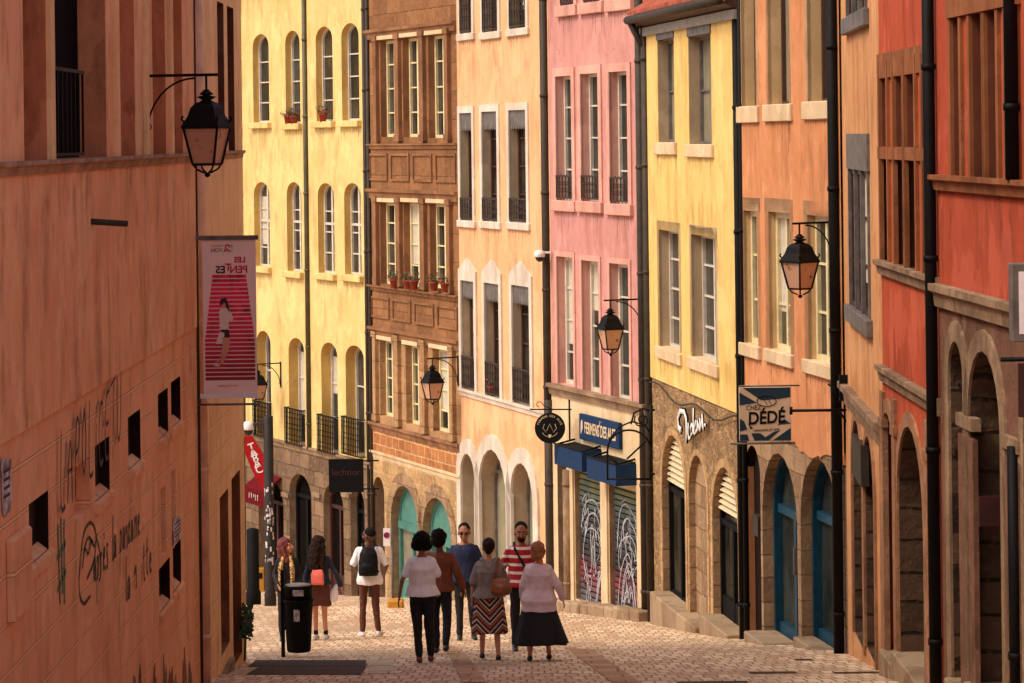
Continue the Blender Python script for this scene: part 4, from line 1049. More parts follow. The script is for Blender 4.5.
m = MB(); m.box(d1['u0'], d1['u1'], -.06, .28, -1, G.g(d1['u0'])+.02); m.build('doorstep', M['curb'], G.root)

random.seed(21)
for k in range(9):
    u = Lf.u(132+k*7+random.uniform(-2, 2), 650); g0 = Lf.g(u); n = 9; h = random.uniform(.18, .55); wd_k = random.uniform(.25, .6)
    m = MB(); m.prism([(u, g0-.05)]+[(u+wd_k*i/n, g0+h*(.45+.55*random.random())*math.sin(math.pi*(i+.6)/(n+1.2))) for i in range(n+1)]+[(u+wd_k, g0-.05)], -.006, .002)
    m.build('flaked_patch', M['rust'] if k % 2 else M['oldstone'], Lf.root)
# ------------------------------------------------------------------ people
def ell_prim(c, r, n=10, m=None):
    vs = []; fs = []; c = Vector(c)
    for i in range(n+1):
        a = math.pi*i/n
        for k in range(n*2):
            b = math.pi*k/n; p = Vector((r[0]*math.sin(a)*math.cos(b), r[1]*math.sin(a)*math.sin(b), r[2]*math.cos(a)))
            if m is not None: p = m @ p
            vs.append(p+c)
    for i in range(n):
        for k in range(2*n):
            q = (i*2*n+k, i*2*n+(k+1) % (2*n), (i+1)*2*n+(k+1) % (2*n), (i+1)*2*n+k); fs.append(q)
    return vs, fs
def cap_prim(a, b, ra, rb, n=12):
    a, b = Vector(a), Vector(b); t = (b-a); L = t.length; t = t.normalized() if L > 1e-6 else Vector((0, 0, 1))
    q = Vector((0, 0, 1)).rotation_difference(t).to_matrix(); vs = []; fs = []; rows = []
    for i in range(5): ang = math.pi/2*i/4; rows.append((-ra*math.cos(ang), ra*math.sin(ang)))
    for i in range(5): ang = math.pi/2*i/4; rows.append((L+rb*math.sin(ang), rb*math.cos(ang)))
    for z, r in rows:
        for k in range(n): vs.append(q @ Vector((r*math.cos(2*math.pi*k/n), r*math.sin(2*math.pi*k/n), z))+a)
    for i in range(len(rows)-1):
        for k in range(n): fs.append((i*n+k, i*n+(k+1) % n, (i+1)*n+(k+1) % n, (i+1)*n+k))
    return vs, fs
def loft_prim(rings, n=20):
    """rings: (cx, cy, z, rx, ry)"""
    vs = []; fs = []
    for cx, cy, z, rx, ry in rings:
        for k in range(n):
            a = 2*math.pi*k/n; vs.append(Vector((cx+rx*math.cos(a), cy+ry*math.sin(a), z)))
    for i in range(len(rings)-1):
        for k in range(n): fs.append((i*n+k, i*n+(k+1) % n, (i+1)*n+(k+1) % n, (i+1)*n+k))
    fs.append(tuple(range(n))[::-1]); fs.append(tuple((len(rings)-1)*n+k for k in range(n)))
    return vs, fs
def fuse(name, prims, mat, parent, k=1.0, vox=.009, smooth=3, folds=0.0, fs=9.0, floor=None, seed=0.0):
    """grow one continuous surface round all the volumes"""
    mb = MB()
    for v, f in prims: mb.add(v, f)
    me = mb.mesh(name); o = bpy.data.objects.new('tmp', me)
    m = o.modifiers.new('r', 'REMESH'); m.mode = 'VOXEL'; m.voxel_size = vox
    s = o.modifiers.new('s', 'SMOOTH'); s.factor = .5; s.iterations = smooth
    out = evaluated_mesh(o); out.name = name
    n = len(out.vertices); co = [0.0]*(3*n); out.vertices.foreach_get('co', co)
    if folds:
        no = [0.0]*(3*n); out.vertices.foreach_get('normal', no)
        for i in range(n):
            x, y, z = co[3*i:3*i+3]
            d = folds*(noise.noise(Vector((x*fs+seed, y*fs, z*fs*.55)))+.5*noise.noise(Vector((x*fs*2.3, y*fs*2.3+seed, z*fs*1.6))))
            co[3*i] = x+no[3*i]*d; co[3*i+1] = y+no[3*i+1]*d; co[3*i+2] = z+no[3*i+2]*d
    if floor is not None:
        for i in range(n): co[3*i+2] = max(co[3*i+2], floor)
    out.vertices.foreach_set('co', co); out.update()
    if k != 1.0: out.transform(Matrix.Scale(k, 4))
    return link(name, out, mat, parent, smooth=True)
def rough_mat(name, c, rough=.85, var=.2, sc_=14, weave=.25):
    return plain(name, c, rough, 0, var, sc_, weave)
M['skin_l'] = plain('light_skin', lin((206, 142, 108)), .55, 0, .12, 10, .05); M['skin_m'] = plain('tan_skin', lin((150, 92, 62)), .55, 0, .12, 10, .05)
M['skin_d'] = plain('brown_skin', lin((104, 62, 42)), .5, 0, .12, 10, .05)
M['hair_b'] = plain('black_hair', (.008, .006, .005), .7, 0, .5, 40, .9, .12); M['hair_r'] = plain('auburn_hair', lin((112, 34, 20)), .5, 0, .5, 40, .8)
M['hair_g'] = plain('ginger_hair', lin((168, 108, 66)), .7, 0, .5, 40, .8); M['hair_br'] = plain('dark_brown_hair', lin((44, 24, 16)), .6, 0, .5, 40, .9, .15)
M['tee_w'] = rough_mat('white_cotton', lin((240, 234, 234)), .9, .1); M['lilac'] = rough_mat('lilac_knit', lin((222, 198, 200)), .9, .12)
M['tee_n'] = rough_mat('navy_cotton', lin((16, 28, 66))); M['jeans'] = rough_mat('dark_denim', lin((16, 18, 26))); M['blackcloth'] = rough_mat('black_cloth', (.007, .006, .007))
M['browncloth'] = rough_mat('brown_cloth', lin((120, 62, 32))); M['rusttrouser'] = rough_mat('rust_brown_cloth', lin((92, 46, 32)))
M['grey_c'] = rough_mat('grey_knit', lin((138, 126, 116))); M['denim'] = rough_mat('blue_denim', lin((34, 48, 66)))
M['leather'] = plain('brown_leather', lin((146, 78, 36)), .45, 0, .3, 12, .3); M['pinkbag'] = plain('coral_bag_cloth', lin((236, 112, 100)), .7, 0, .15, 12)
M['nylon'] = plain('black_nylon', (.007, .007, .008), .6, 0, .4, 18, .4, .15); M['shoe_w'] = plain('white_shoe_leather', lin((220, 212, 206)), .6); M['shoe_b'] = plain('black_shoe_leather', (.012, .010, .010), .4)
M['shoe_r'] = plain('red_brown_shoe_leather', lin((120, 44, 26)), .5); M['eye_w'] = plain('eye_white', (.7, .68, .64), .3, 0, .05, 5, 0)
M['lens'] = plain('dark_lens', (.006, .006, .007), .08, 0, .1, 5, 0)
def stripes(name, cols, width, axis='z', zig=0.0, zw=.3):
    m, t, b = newmat(name); v = coords(t); s = N(t, 'ShaderNodeSeparateXYZ'); t.links.new(v, s.inputs[0]); src = s.outputs[2]
    if zig:
        a = N(t, 'ShaderNodeMath', operation='PINGPONG'); t.links.new(s.outputs[0], a.inputs[0]); a.inputs[1].default_value = zw
        q = N(t, 'ShaderNodeMath', operation='MULTIPLY_ADD'); t.links.new(a.outputs[0], q.inputs[0]); q.inputs[1].default_value = -zig; t.links.new(src, q.inputs[2]); src = q.outputs[0]
    d = N(t, 'ShaderNodeMath', operation='DIVIDE'); t.links.new(src, d.inputs[0]); d.inputs[1].default_value = width*len(cols)
    f = N(t, 'ShaderNodeMath', operation='FRACT'); t.links.new(d.outputs[0], f.inputs[0])
    r = N(t, 'ShaderNodeValToRGB'); r.color_ramp.interpolation = 'CONSTANT'; e = r.color_ramp.elements
    e[0].position = 0; e[0].color = (*cols[0], 1); e[1].position = 1/len(cols); e[1].color = (*cols[1], 1)
    for i in range(2, len(cols)): n_ = e.new(i/len(cols)); n_.color = (*cols[i], 1)
    t.links.new(f.outputs[0], r.inputs[0]); t.links.new(r.outputs[0], b.inputs['Base Color']); b.inputs['Roughness'].default_value = .9
    return m
M['polo'] = stripes('red_white_stripes', [lin((170, 24, 34)), lin((170, 24, 34)), lin((228, 214, 206))], .038)
M['zigzag'] = stripes('zigzag_knit', [lin((40, 24, 22)), lin((196, 180, 160)), lin((132, 34, 26)), lin((40, 30, 34)), lin((190, 96, 50)), lin((90, 60, 50)), lin((206, 190, 170)), lin((60, 20, 18))], .022, zig=1.0, zw=.17)
def leopard():
    m, t, b = newmat('leopard_print'); v = coords(t); vo = N(t, 'ShaderNodeTexVoronoi'); vo.inputs['Scale'].default_value = 34; t.links.new(v, vo.inputs['Vector'])
    t.links.new(mixc(t, ramp(t, vo.outputs[0], .35, .5), lin((60, 34, 20)), lin((210, 170, 110))), b.inputs['Base Color']); b.inputs['Roughness'].default_value = .9; return m
M['leopard'] = leopard()

def hand_prims(wr, d, side, curl):
    """palm, four unequal fingers and a thumb; d = direction of the forearm, side = towards the thumb"""
    wr = Vector(wr); d = Vector(d).normalized(); s = (Vector(side)-d*Vector(side).dot(d)).normalized(); n = d.cross(s)
    out = []
    for t in (-.028, -.010, .010, .028): out.append(cap_prim(wr+s*t*.5+d*.01, wr+s*t+d*.085, .013, .012, 8))
    for t, L in ((-.034, .055), (-.012, .07), (.012, .075), (.034, .068)):
        k = wr+s*t*.95+d*.088; a = (d+s*t*2.0+n*curl*.5).normalized(); m_ = k+a*L*.55; e = (d+s*t*1.2+n*curl*1.5).normalized()
        out += [cap_prim(k, m_, .0095, .0088, 8), cap_prim(m_, m_+e*L*.5, .0088, .0075, 8)]
    k = wr+s*.03+d*.02; m_ = k+(s*.75+d*.6+n*.2).normalized()*.04; out += [cap_prim(k, m_, .013, .010, 8), cap_prim(m_, m_+(d+s*.25+n*.3).normalized()*.035, .010, .0085, 8)]
    return out
def person(px, py, h, rz, label, skin, J=None, fem=False, head_yaw=0, head_pitch=0, top=None, bottom=None, hair=None, shoes='shoe_b', face=False, glasses=False, beard=None, bulk=1.0, loc=None, sandal=False, socks=None):
    k = h/1.75; g = loc or foot(px, py); root = empty('person', g, R(rz), label, 'person')
    f = dict(hipL=(-.09, 0, .92), hipR=(.09, 0, .92), kneeL=(-.10, .02, .50), kneeR=(.10, .02, .50), ankL=(-.10, -.01, .09), ankR=(.10, -.01, .09),
             shL=(-.165, 0, 1.395), shR=(.165, 0, 1.395), elL=(-.24, -.03, 1.13), elR=(.24, -.03, 1.13), wrL=(-.25, .05, .88), wrR=(.25, .05, .88), toeL=(0, 1), toeR=(0, 1))
    if fem: f.update(shL=(-.145, 0, 1.39), shR=(.145, 0, 1.39), elL=(-.22, -.03, 1.14), elR=(.22, -.03, 1.14))
    f.update(J or {}); V = {a: Vector(b) for a, b in f.items() if not a.startswith('toe')}
    T = [(.84, .145, .10), (.92, .165, .118), (1.0, .155, .11), (1.08, .145, .10), (1.2, .155, .105), (1.32, .175, .112), (1.40, .165, .095), (1.455, .10, .07), (1.49, .055, .055)]
    if fem: T = [(.84, .155, .11), (.92, .175, .13), (1.0, .155, .115), (1.08, .13, .095), (1.2, .14, .105), (1.30, .155, .125), (1.39, .145, .09), (1.45, .085, .065), (1.49, .048, .05)]
    T = [(z, a*bulk, b*bulk) for z, a, b in T]
    def rings(z0, z1, grow, flare=0.0):
        out = []; zs = [z0]+[z for z, a, b in T if z0+.01 < z < z1-.01]+[z1]
        for z in zs:
            for (za, aa, ba), (zb, ab, bb) in zip(T, T[1:]):
                if za <= z <= zb or (z < T[0][0] and za == T[0][0]):
                    t_ = max(0, (z-za)/(zb-za)); g_ = grow+flare*max(0, (1.25-z)); out.append((0, 0, z, aa+(ab-aa)*t_+g_, ba+(bb-ba)*t_+g_)); break
        return out
    HM = Matrix.Translation((0, 0, 1.53)) @ Matrix.Rotation(R(head_yaw), 4, 'Z') @ Matrix.Rotation(R(head_pitch), 4, 'X') @ Matrix.Scale(1.13, 4) @ Matrix.Translation((0, 0, -1.545))
    def hd(prims): return [([HM @ Vector(v) for v in vs], fs_) for vs, fs_ in prims]
    head = [ell_prim((0, -.005, 1.665), (.076, .094, .098)), ell_prim((0, .03, 1.615), (.058, .068, .082)), ell_prim((0, .055, 1.555), (.03, .032, .024)),
            cap_prim((0, .095, 1.655), (0, .117, 1.612), .009, .015, 8), ell_prim((0, .088, 1.583), (.026, .016, .010)), cap_prim((-.04, .080, 1.672), (.04, .080, 1.672), .014, .014, 8),
            ell_prim((-.077, -.004, 1.63), (.012, .022, .032)), ell_prim((.077, -.004, 1.63), (.012, .022, .032)), ell_prim((-.035, .07, 1.61), (.025, .025, .025)), ell_prim((.035, .07, 1.61), (.025, .025, .025))]
    body = hd(head)+[cap_prim((0, -.012, 1.44), (0, 0, 1.58), .056 if not fem else .046, .05 if not fem else .042), loft_prim(rings(.84, 1.49, -.006))]
    for s in 'LR':
        body += [cap_prim(V['sh'+s], V['el'+s], .046 if not fem else .038, .036 if not fem else .031), cap_prim(V['el'+s], V['wr'+s], .038 if not fem else .032, .025 if not fem else .021)]
        body += hand_prims(V['wr'+s], V['wr'+s]-V['el'+s], (.1 if s == 'L' else -.1, 1, .2), .35 if s == 'L' else -.35)
        body += [cap_prim(V['hip'+s], V['knee'+s], .082, .050), cap_prim(V['knee'+s], V['ank'+s], .050, .034), cap_prim(V['knee'+s].lerp(V['ank'+s], .25)+Vector((0, -.018, 0)), V['knee'+s].lerp(V['ank'+s], .5), .042, .030)]
        tx, ty = f['toe'+s]; a = V['ank'+s]; tv = Vector((tx, ty, 0)).normalized()
        body += [cap_prim(a+Vector((0, 0, -.05))-tv*.03, a+tv*.12+Vector((0, 0, -.06)), .032, .024)]
    b = fuse('body', body, M[skin], root, k, vox=.0075, smooth=2)
    # eyes and mouth only where a face is seen
    if face:
        e = MB()
        for x in (-.029, .029):
            v_, f_ = ell_prim((x, .083, 1.648), (.012, .008, .006), 6); e.add([HM @ Vector(p)*1 for p in v_], f_)
        me = e.mesh('eyes'); me.transform(Matrix.Scale(k, 4)); link('eyes', me, M['eye_w'], b, True)
        e = MB()
        for x in (-.029, .029):
            v_, f_ = ell_prim((x, .090, 1.648), (.005, .003, .005), 5); e.add([HM @ Vector(p) for p in v_], f_)
            e.tube([HM @ Vector((x-.018, .096, 1.668)), HM @ Vector((x, .101, 1.673)), HM @ Vector((x+.018, .096, 1.668))], .004, 5)
        me = e.mesh('pupils'); me.transform(Matrix.Scale(k, 4)); link('eyebrows', me, M['hair_b'], b, True)
    if glasses:
        e = MB()
        for x in (-.033, .033):
            v_, f_ = ell_prim((x, .104, 1.648), (.027, .008, .019), 7); e.add([HM @ Vector(p) for p in v_], f_)
            e.tube([HM @ Vector((x*1.8, .095, 1.652)), HM @ Vector((x*2.5, 0, 1.648))], .004, 5)
        e.tube([HM @ Vector((-.01, .112, 1.652)), HM @ Vector((.01, .112, 1.652))], .004, 5)
        me = e.mesh('sunglasses'); me.transform(Matrix.Scale(k, 4)); link('sunglasses', me, M['lens'], b, True)
    if beard:
        fuse('beard', hd([ell_prim((0, .055, 1.565), (.046, .05, .035)), cap_prim((-.052, .03, 1.62), (-.035, .07, 1.57), .014, .016), cap_prim((.052, .03, 1.62), (.035, .07, 1.57), .014, .016), cap_prim((-.028, .098, 1.597), (.028, .098, 1.597), .007, .007)]), M[beard], root, k, .008, 2, .003, 60)
    # hair
    if hair:
        st, mt = hair; cap_ = [ell_prim((0, -.014, 1.680), (.085, .10, .096))]
        if st == 'short': pr = [ell_prim((0, -.022, 1.688), (.082, .092, .088)), ell_prim((0, -.05, 1.64), (.068, .06, .06))]; am = .004
        elif st == 'buzz': pr = [ell_prim((0, -.016, 1.682), (.079, .090, .088))]; am = .002
        elif st == 'afro': pr = [ell_prim((0, -.025, 1.685), (.108, .112, .104)), ell_prim((-.05, -.05, 1.62), (.075, .07, .07)), ell_prim((.05, -.05, 1.62), (.075, .07, .07))]; am = .018
        elif st == 'curly': pr = [ell_prim((0, -.02, 1.685), (.098, .106, .10)), ell_prim((0, -.05, 1.62), (.095, .07, .075))]; am = .014
        elif st == 'curlyshort': pr = [ell_prim((0, -.015, 1.685), (.094, .108, .10)), ell_prim((0, -.055, 1.61), (.088, .06, .075)), ell_prim((-.07, .0, 1.64), (.026, .045, .05)), ell_prim((.07, .0, 1.64), (.026, .045, .05))]; am = .016
        elif st == 'bob': pr = [ell_prim((0, -.02, 1.685), (.10, .112, .105)), ell_prim((0, -.045, 1.60), (.10, .08, .09)), ell_prim((-.07, .0, 1.62), (.03, .05, .07)), ell_prim((.07, .0, 1.62), (.03, .05, .07))]; am = .010
        elif st == 'bun': pr = [ell_prim((0, -.018, 1.682), (.085, .098, .094)), ell_prim((0, -.05, 1.62), (.06, .055, .06)), ell_prim((0, -.10, 1.70), (.035, .03, .035))]; am = .005
        elif st == 'long': pr = [ell_prim((0, -.02, 1.685), (.105, .115, .105)), cap_prim((0, -.07, 1.62), (.0, -.13, 1.30), .095, .085), cap_prim((-.08, -.04, 1.62), (-.11, -.09, 1.30), .055, .05), cap_prim((.08, -.04, 1.62), (.12, -.09, 1.30), .055, .05)]; am = .020
        elif st == 'mid': pr = [ell_prim((0, -.02, 1.685), (.098, .110, .102)), cap_prim((0, -.07, 1.62), (0, -.10, 1.44), .085, .06), cap_prim((-.085, -.01, 1.62), (-.10, .03, 1.42), .038, .035), cap_prim((.085, -.01, 1.62), (.10, .03, 1.42), .038, .035)]; am = .012
        fuse('hair', hd(pr), M[mt], root, k, .009, 2, am, 28, seed=px)
    # clothes
    if top:
        mt, sl, hem, gr, neck = top; pr = [loft_prim(rings(hem, neck, gr, .10))]
        for s in 'LR':
            a, e_, w_ = V['sh'+s], V['el'+s], V['wr'+s]; r0 = (.056 if not fem else .048)+gr*.5
            pr.append(cap_prim(Vector((0, 0, 1.425)), a, .05, r0*.85)); pr.append(cap_prim(a, a.lerp(e_, min(1, sl*2)), r0*.9, r0*.9))
            if sl > .5: pr.append(cap_prim(e_, e_.lerp(w_, (sl-.5)*2), r0*.92, r0*.74))
        fuse('top' if mt not in ('lilac',) else 'cardigan', pr, M[mt], root, k, .010, 3, .015, 7, seed=px*.37)
    if bottom:
        kind = bottom[0]
        if kind == 'trousers':
            mt, wd = bottom[1:3]; pr = [loft_prim(rings(.84, 1.02, .006))]
            for s in 'LR':
                pr += [cap_prim(V['hip'+s]+Vector((0, 0, -.02)), V['knee'+s], .092*wd, .066*wd), cap_prim(V['knee'+s], V['knee'+s].lerp(V['ank'+s], .93), .066*wd, .052*wd)]
            fuse('trousers', pr, M[mt], root, k, .010, 3, .013, 9, seed=px*.2)
        else:
            mt, z1, z0, r0, r1, nf, fold, sway = bottom[1:]
            n = 72; rows = 14; vs = []; fs_ = []
            for i in range(rows+1):
                t_ = i/rows; z = z1+(z0-z1)*t_; rr = r0+(r1-r0)*t_**1.1
                for q in range(n):
                    a = 2*math.pi*q/n; w_ = 1+fold*t_*math.sin(nf*a+1.3*math.sin(2*a)+px)+fold*.5*t_*math.sin((nf*1.7//1)*a+2)
                    vs.append((rr*w_*math.cos(a)+sway*t_*t_, rr*.72*w_*math.sin(a), z+.012*t_*math.sin(3*a+px)))
            for i in range(rows):
                for q in range(n): fs_.append((i*n+q, i*n+(q+1) % n, (i+1)*n+(q+1) % n, (i+1)*n+q))
            me = bpy.data.meshes.new('skirt'); me.from_pydata(vs, [], fs_); me.transform(Matrix.Scale(k, 4)); me.update()
            o = link('skirt', me, M[mt], root, True); so = o.modifiers.new('s', 'SOLIDIFY'); so.thickness = .006
    for s in 'LR':
        tx, ty = f['toe'+s]; a = V['ank'+s]; tv = Vector((tx, ty, 0)).normalized(); z0 = a.z-.09
        pr = [cap_prim(a-tv*.035+Vector((0, 0, -.045)), a+tv*.07+Vector((0, 0, -.052)), .043, .042), cap_prim(a+tv*.05+Vector((0, 0, -.052)), a+tv*.15+Vector((0, 0, -.062)), .043, .036)]
        if not sandal: pr.append(cap_prim(a+Vector((0, 0, -.05)), a+Vector((0, 0, -.005)), .042, .042))
        o = fuse('shoe', pr, M[shoes], root, k, .008, 2, floor=z0)
        if socks: fuse('sock', [cap_prim(a+Vector((0, 0, -.02)), a+Vector((0, .0, .06)), .038, .042)], M[socks], root, k, .009, 1)
    return root, V, k
WALK = dict(kneeL=(-.09, .08, .50), ankL=(-.09, .10, .09), kneeR=(.09, .02, .50), ankR=(.09, -.16, .12))
person(288, 641, 1.60, 180, 'auburn haired woman in a leopard scarf and black top, standing behind the black bin', 'skin_l', dict(wrL=(-.12, .2, 1.02), wrR=(.14, .2, 1.0)), True, 68, 12, ('blackcloth', .95, .90, .014, 1.42), ('trousers', 'blackcloth', 1.0), ('mid', 'hair_r'), face=True)
p1 = [o for o in bpy.data.objects if o.name == 'person'][0]
k1 = 1.60/1.75
fuse('scarf', [cap_prim((-.06, .085, 1.45), (-.10, .155, 1.30), .035, .042), cap_prim((-.10, .155, 1.30), (-.105, .15, .98), .042, .038), cap_prim((.06, .085, 1.45), (.10, .155, 1.30), .035, .042), cap_prim((.10, .155, 1.30), (.105, .15, .98), .042, .038), cap_prim((-.07, -.05, 1.46), (.07, -.05, 1.46), .035, .035)], M['leopard'], p1, k1, .01, 2, .008, 14)
person(320, 640, 1.62, -8, 'woman with long dark hair and navy jacket seen from behind, right of the bin', 'skin_l', dict(elR=(.30, .0, 1.14), wrR=(.36, .10, .90), kneeL=(-.08, .02, .5), ankL=(-.07, .0, .09), kneeR=(.08, .02, .5), ankR=(.10, .02, .09)), True, -20, 0, ('denim', .92, .96, .016, 1.44), ('skirt', 'rusttrouser', 1.0, .60, .165, .20, 7, .05, .0), ('long', 'hair_br'), 'shoe_w', socks='blackcloth')
r3_, V3, k3 = person(370, 637, 1.76, 0, 'bearded man in white t-shirt and rust trousers from behind, head turned left', 'skin_d', dict(elL=(-.27, -.02, 1.16), wrL=(-.20, .16, 1.05), elR=(.28, -.02, 1.15), wrR=(.24, .16, 1.0), kneeL=(-.11, .01, .5), ankL=(-.12, -.02, .09), kneeR=(.10, .03, .5), ankR=(.14, .03, .09), toeL=(-.4, 1), toeR=(.3, 1)), False, 50, 5, ('tee_w', .42, .86, .022, 1.45), ('trousers', 'rusttrouser', .9), ('buzz', 'hair_b'), 'shoe_w', glasses=True, beard='hair_b', socks='blackcloth')
person(423, 663, 1.66, 4, 'woman in a white t-shirt and black trousers walking away, short dark afro hair', 'skin_m', dict(elL=(-.27, -.06, 1.15), wrL=(-.31, -.02, .92), elR=(.23, .0, 1.15), wrR=(.23, .16, .98), kneeL=(-.07, .02, .5), ankL=(-.05, .02, .09), kneeR=(.09, .04, .5), ankR=(.11, .08, .09)), True, 0, 0, ('tee_w', .36, .93, .034, 1.45), ('trousers', 'blackcloth', 1.0), ('afro', 'hair_b'), 'shoe_r', bulk=1.05)
person(440.5, 655, 1.70, -6, 'person in a brown long sleeved top, walking half hidden behind the woman in white', 'skin_d', dict(elL=(-.22, .05, 1.15), wrL=(-.2, .2, 1.0), elR=(.27, -.04, 1.16), wrR=(.33, .06, .94), kneeL=(-.08, .1, .52), ankL=(-.08, .14, .09), kneeR=(.10, .0, .50), ankR=(.10, -.16, .17)), False, -6, 0, ('browncloth', .95, .92, .020, 1.45), ('trousers', 'jeans', 1.0), ('curly', 'hair_b'), 'shoe_b')
person(465.5, 640, 1.80, 178, 'man in a navy t-shirt and sunglasses walking towards the camera', 'skin_m', dict(elL=(-.27, -.02, 1.14), wrL=(-.29, .06, .90), elR=(.26, -.02, 1.14), wrR=(.28, .08, .90), kneeL=(-.11, .05, .50), ankL=(-.13, -.03, .10), kneeR=(.08, .04, .5), ankR=(.08, .08, .09), toeL=(-.2, 1)), False, 0, -6, ('tee_n', .42, .90, .024, 1.46), ('trousers', 'jeans', .95), ('short', 'hair_b'), 'shoe_b', True, True, bulk=1.08)
r7_, V7, k7 = person(490, 660, 1.58, 2, 'woman in a grey draped top and striped zigzag skirt, seen from behind', 'skin_l', dict(elL=(-.24, -.02, 1.14), wrL=(-.25, .06, .90), elR=(.25, .04, 1.16), wrR=(.22, .2, .98), kneeL=(-.10, .08, .5), ankL=(-.11, .12, .09), kneeR=(.10, .0, .5), ankR=(.12, -.10, .10)), True, 0, 0, ('grey_c', .55, .93, .034, 1.46), ('skirt', 'zigzag', 1.02, .40, .19, .26, 6, .05, .0), ('bun', 'hair_br'), 'shoe_b', bulk=1.12, sandal=True)
fuse('hood', [cap_prim((-.10, -.04, 1.46), (0, -.11, 1.36), .04, .05), cap_prim((.10, -.04, 1.46), (0, -.11, 1.36), .04, .05), cap_prim((-.1, .02, 1.47), (-.10, -.04, 1.46), .03, .04), cap_prim((.1, .02, 1.47), (.10, -.04, 1.46), .03, .04), cap_prim((0, -.11, 1.36), (0, -.13, 1.26), .05, .03)], M['grey_c'], r7_, k7, .01, 2, .012, 12)
r8_, V8, k8 = person(522.5, 651, 1.79, 182, 'bearded man in a red and white striped polo shirt facing the camera', 'skin_m', dict(elL=(-.27, .02, 1.14), wrL=(-.27, .14, .92), elR=(.27, -.02, 1.14), wrR=(.30, .08, .90)), False, 0, -4, ('polo', .45, .90, .020, 1.46), ('trousers', 'blackcloth', .95), ('short', 'hair_b'), 'shoe_b', True, beard='hair_b')
r9_, V9, k9 = person(539.5, 661, 1.52, -4, 'ginger haired woman in pale lilac cardigan and flared black skirt, seen from behind', 'skin_l', dict(elL=(-.24, .0, 1.14), wrL=(-.25, .12, .94), elR=(.29, -.02, 1.14), wrR=(.35, .08, .92), kneeL=(-.10, .02, .5), ankL=(-.14, -.06, .10), kneeR=(.10, .06, .5), ankR=(.14, .10, .09)), True, -12, 4, ('lilac', .97, .76, .040, 1.46), ('skirt', 'blackcloth', 1.0, .27, .20, .40, 7, .09, .03), ('curlyshort', 'hair_g'), 'shoe_b', bulk=1.18, sandal=True)

# bags, each a thing of its own carried by a person
def carried(rootp, name, label, cat):
    return empty(name, rootp.location, rootp.rotation_euler.z, label, cat)
b = carried(r3_, 'backpack', 'black backpack worn by the man in the white t-shirt', 'backpack')
fuse('pack', [loft_prim([(0, -.20, 1.02, .15, .075), (0, -.215, 1.08, .165, .10), (0, -.21, 1.25, .16, .095), (0, -.20, 1.38, .14, .08), (0, -.185, 1.47, .09, .05)]), ell_prim((0, -.285, 1.16), (.12, .045, .085))], M['nylon'], b, k3, .01, 3, .006, 10)
m = MB()
for s in (-1, 1): m.tube([(s*.08, -.14, 1.45), (s*.10, -.05, 1.52), (s*.11, .06, 1.47), (s*.12, .155, 1.32), (s*.13, .12, 1.15), (s*.15, -.08, 1.06)], .018, 8)
m.tube([(-.03, -.2, 1.47), (0, -.2, 1.52), (.03, -.2, 1.47)], .008, 6)
me = m.mesh('strap'); me.transform(Matrix.Scale(k3, 4)); link('strap', me, M['nylon'], b)
b = carried(r7_, 'handbag', 'brown leather shoulder bag hanging behind the woman in grey', 'handbag')
fuse('bag', [loft_prim([(.17, -.20, .98, .10, .05), (.17, -.21, 1.02, .15, .075), (.17, -.20, 1.10, .155, .075), (.16, -.18, 1.19, .11, .045), (.15, -.17, 1.23, .08, .02)])], M['leather'], b, k7, .009, 3, .010, 10)
m = MB(); m.tube([(.07, -.18, 1.20), (.10, -.15, 1.38), (.13, -.03, 1.50), (.17, .04, 1.45), (.22, -.06, 1.32), (.25, -.17, 1.18)], .012, 7); m.tube([(.09, -.2, 1.20), (.13, -.17, 1.36), (.15, -.05, 1.49)], .011, 7)
me = m.mesh('strap'); me.transform(Matrix.Scale(k7, 4)); link('strap', me, M['leather'], b)
r2_ = [o for o in bpy.data.objects if o.name.startswith('person')][1]; k2 = 1.62/1.75
b = carried(r2_, 'shoulder_bag', 'coral pink bag on the back of the long haired woman', 'bag')
fuse('bag', [loft_prim([(.02, -.22, .98, .10, .035), (.02, -.23, 1.02, .12, .05), (.02, -.23, 1.16, .115, .045), (.02, -.22, 1.24, .09, .02)])], M['pinkbag'], b, k2, .009, 3, .008, 10)
m = MB(); m.tube([(-.05, -.22, 1.22), (-.12, -.12, 1.42), (-.12, .0, 1.50)], .009, 6); me = m.mesh('strap'); me.transform(Matrix.Scale(k2, 4)); link('strap', me, M['pinkbag'], b)
b = carried(r2_, 'plastic_bag', 'pale plastic bag hanging from the arm of the long haired woman', 'bag')
fuse('bag', [loft_prim([(.24, .0, .66, .05, .03), (.25, .0, .72, .075, .045), (.26, .02, .86, .06, .035), (.29, .05, .96, .02, .015)])], M['tee_w'], b, k2, .009, 2, .012, 14)
b = carried(r8_, 'shoulder_bag', 'black bag on a cross strap worn by the man in stripes', 'bag')
m = MB(); m.tube([(.10, -.05, 1.49), (.09, .09, 1.42), (-.02, .145, 1.22), (-.14, .15, 1.05), (-.22, .05, .98)], .019, 7); me = m.mesh('strap'); me.transform(Matrix.Scale(k8, 4)); link('strap', me, M['nylon'], b)
fuse('bag', [loft_prim([(-.24, .02, .80, .03, .08), (-.24, .02, .84, .04, .10), (-.23, .02, .96, .035, .10), (-.23, .02, 1.0, .015, .08)])], M['nylon'], b, k8, .009, 3, .004, 10)
M['darkpost'] = plain('dark_post_paint', lin((44, 38, 34)), .6, 0, .3, 8, .1, .2)
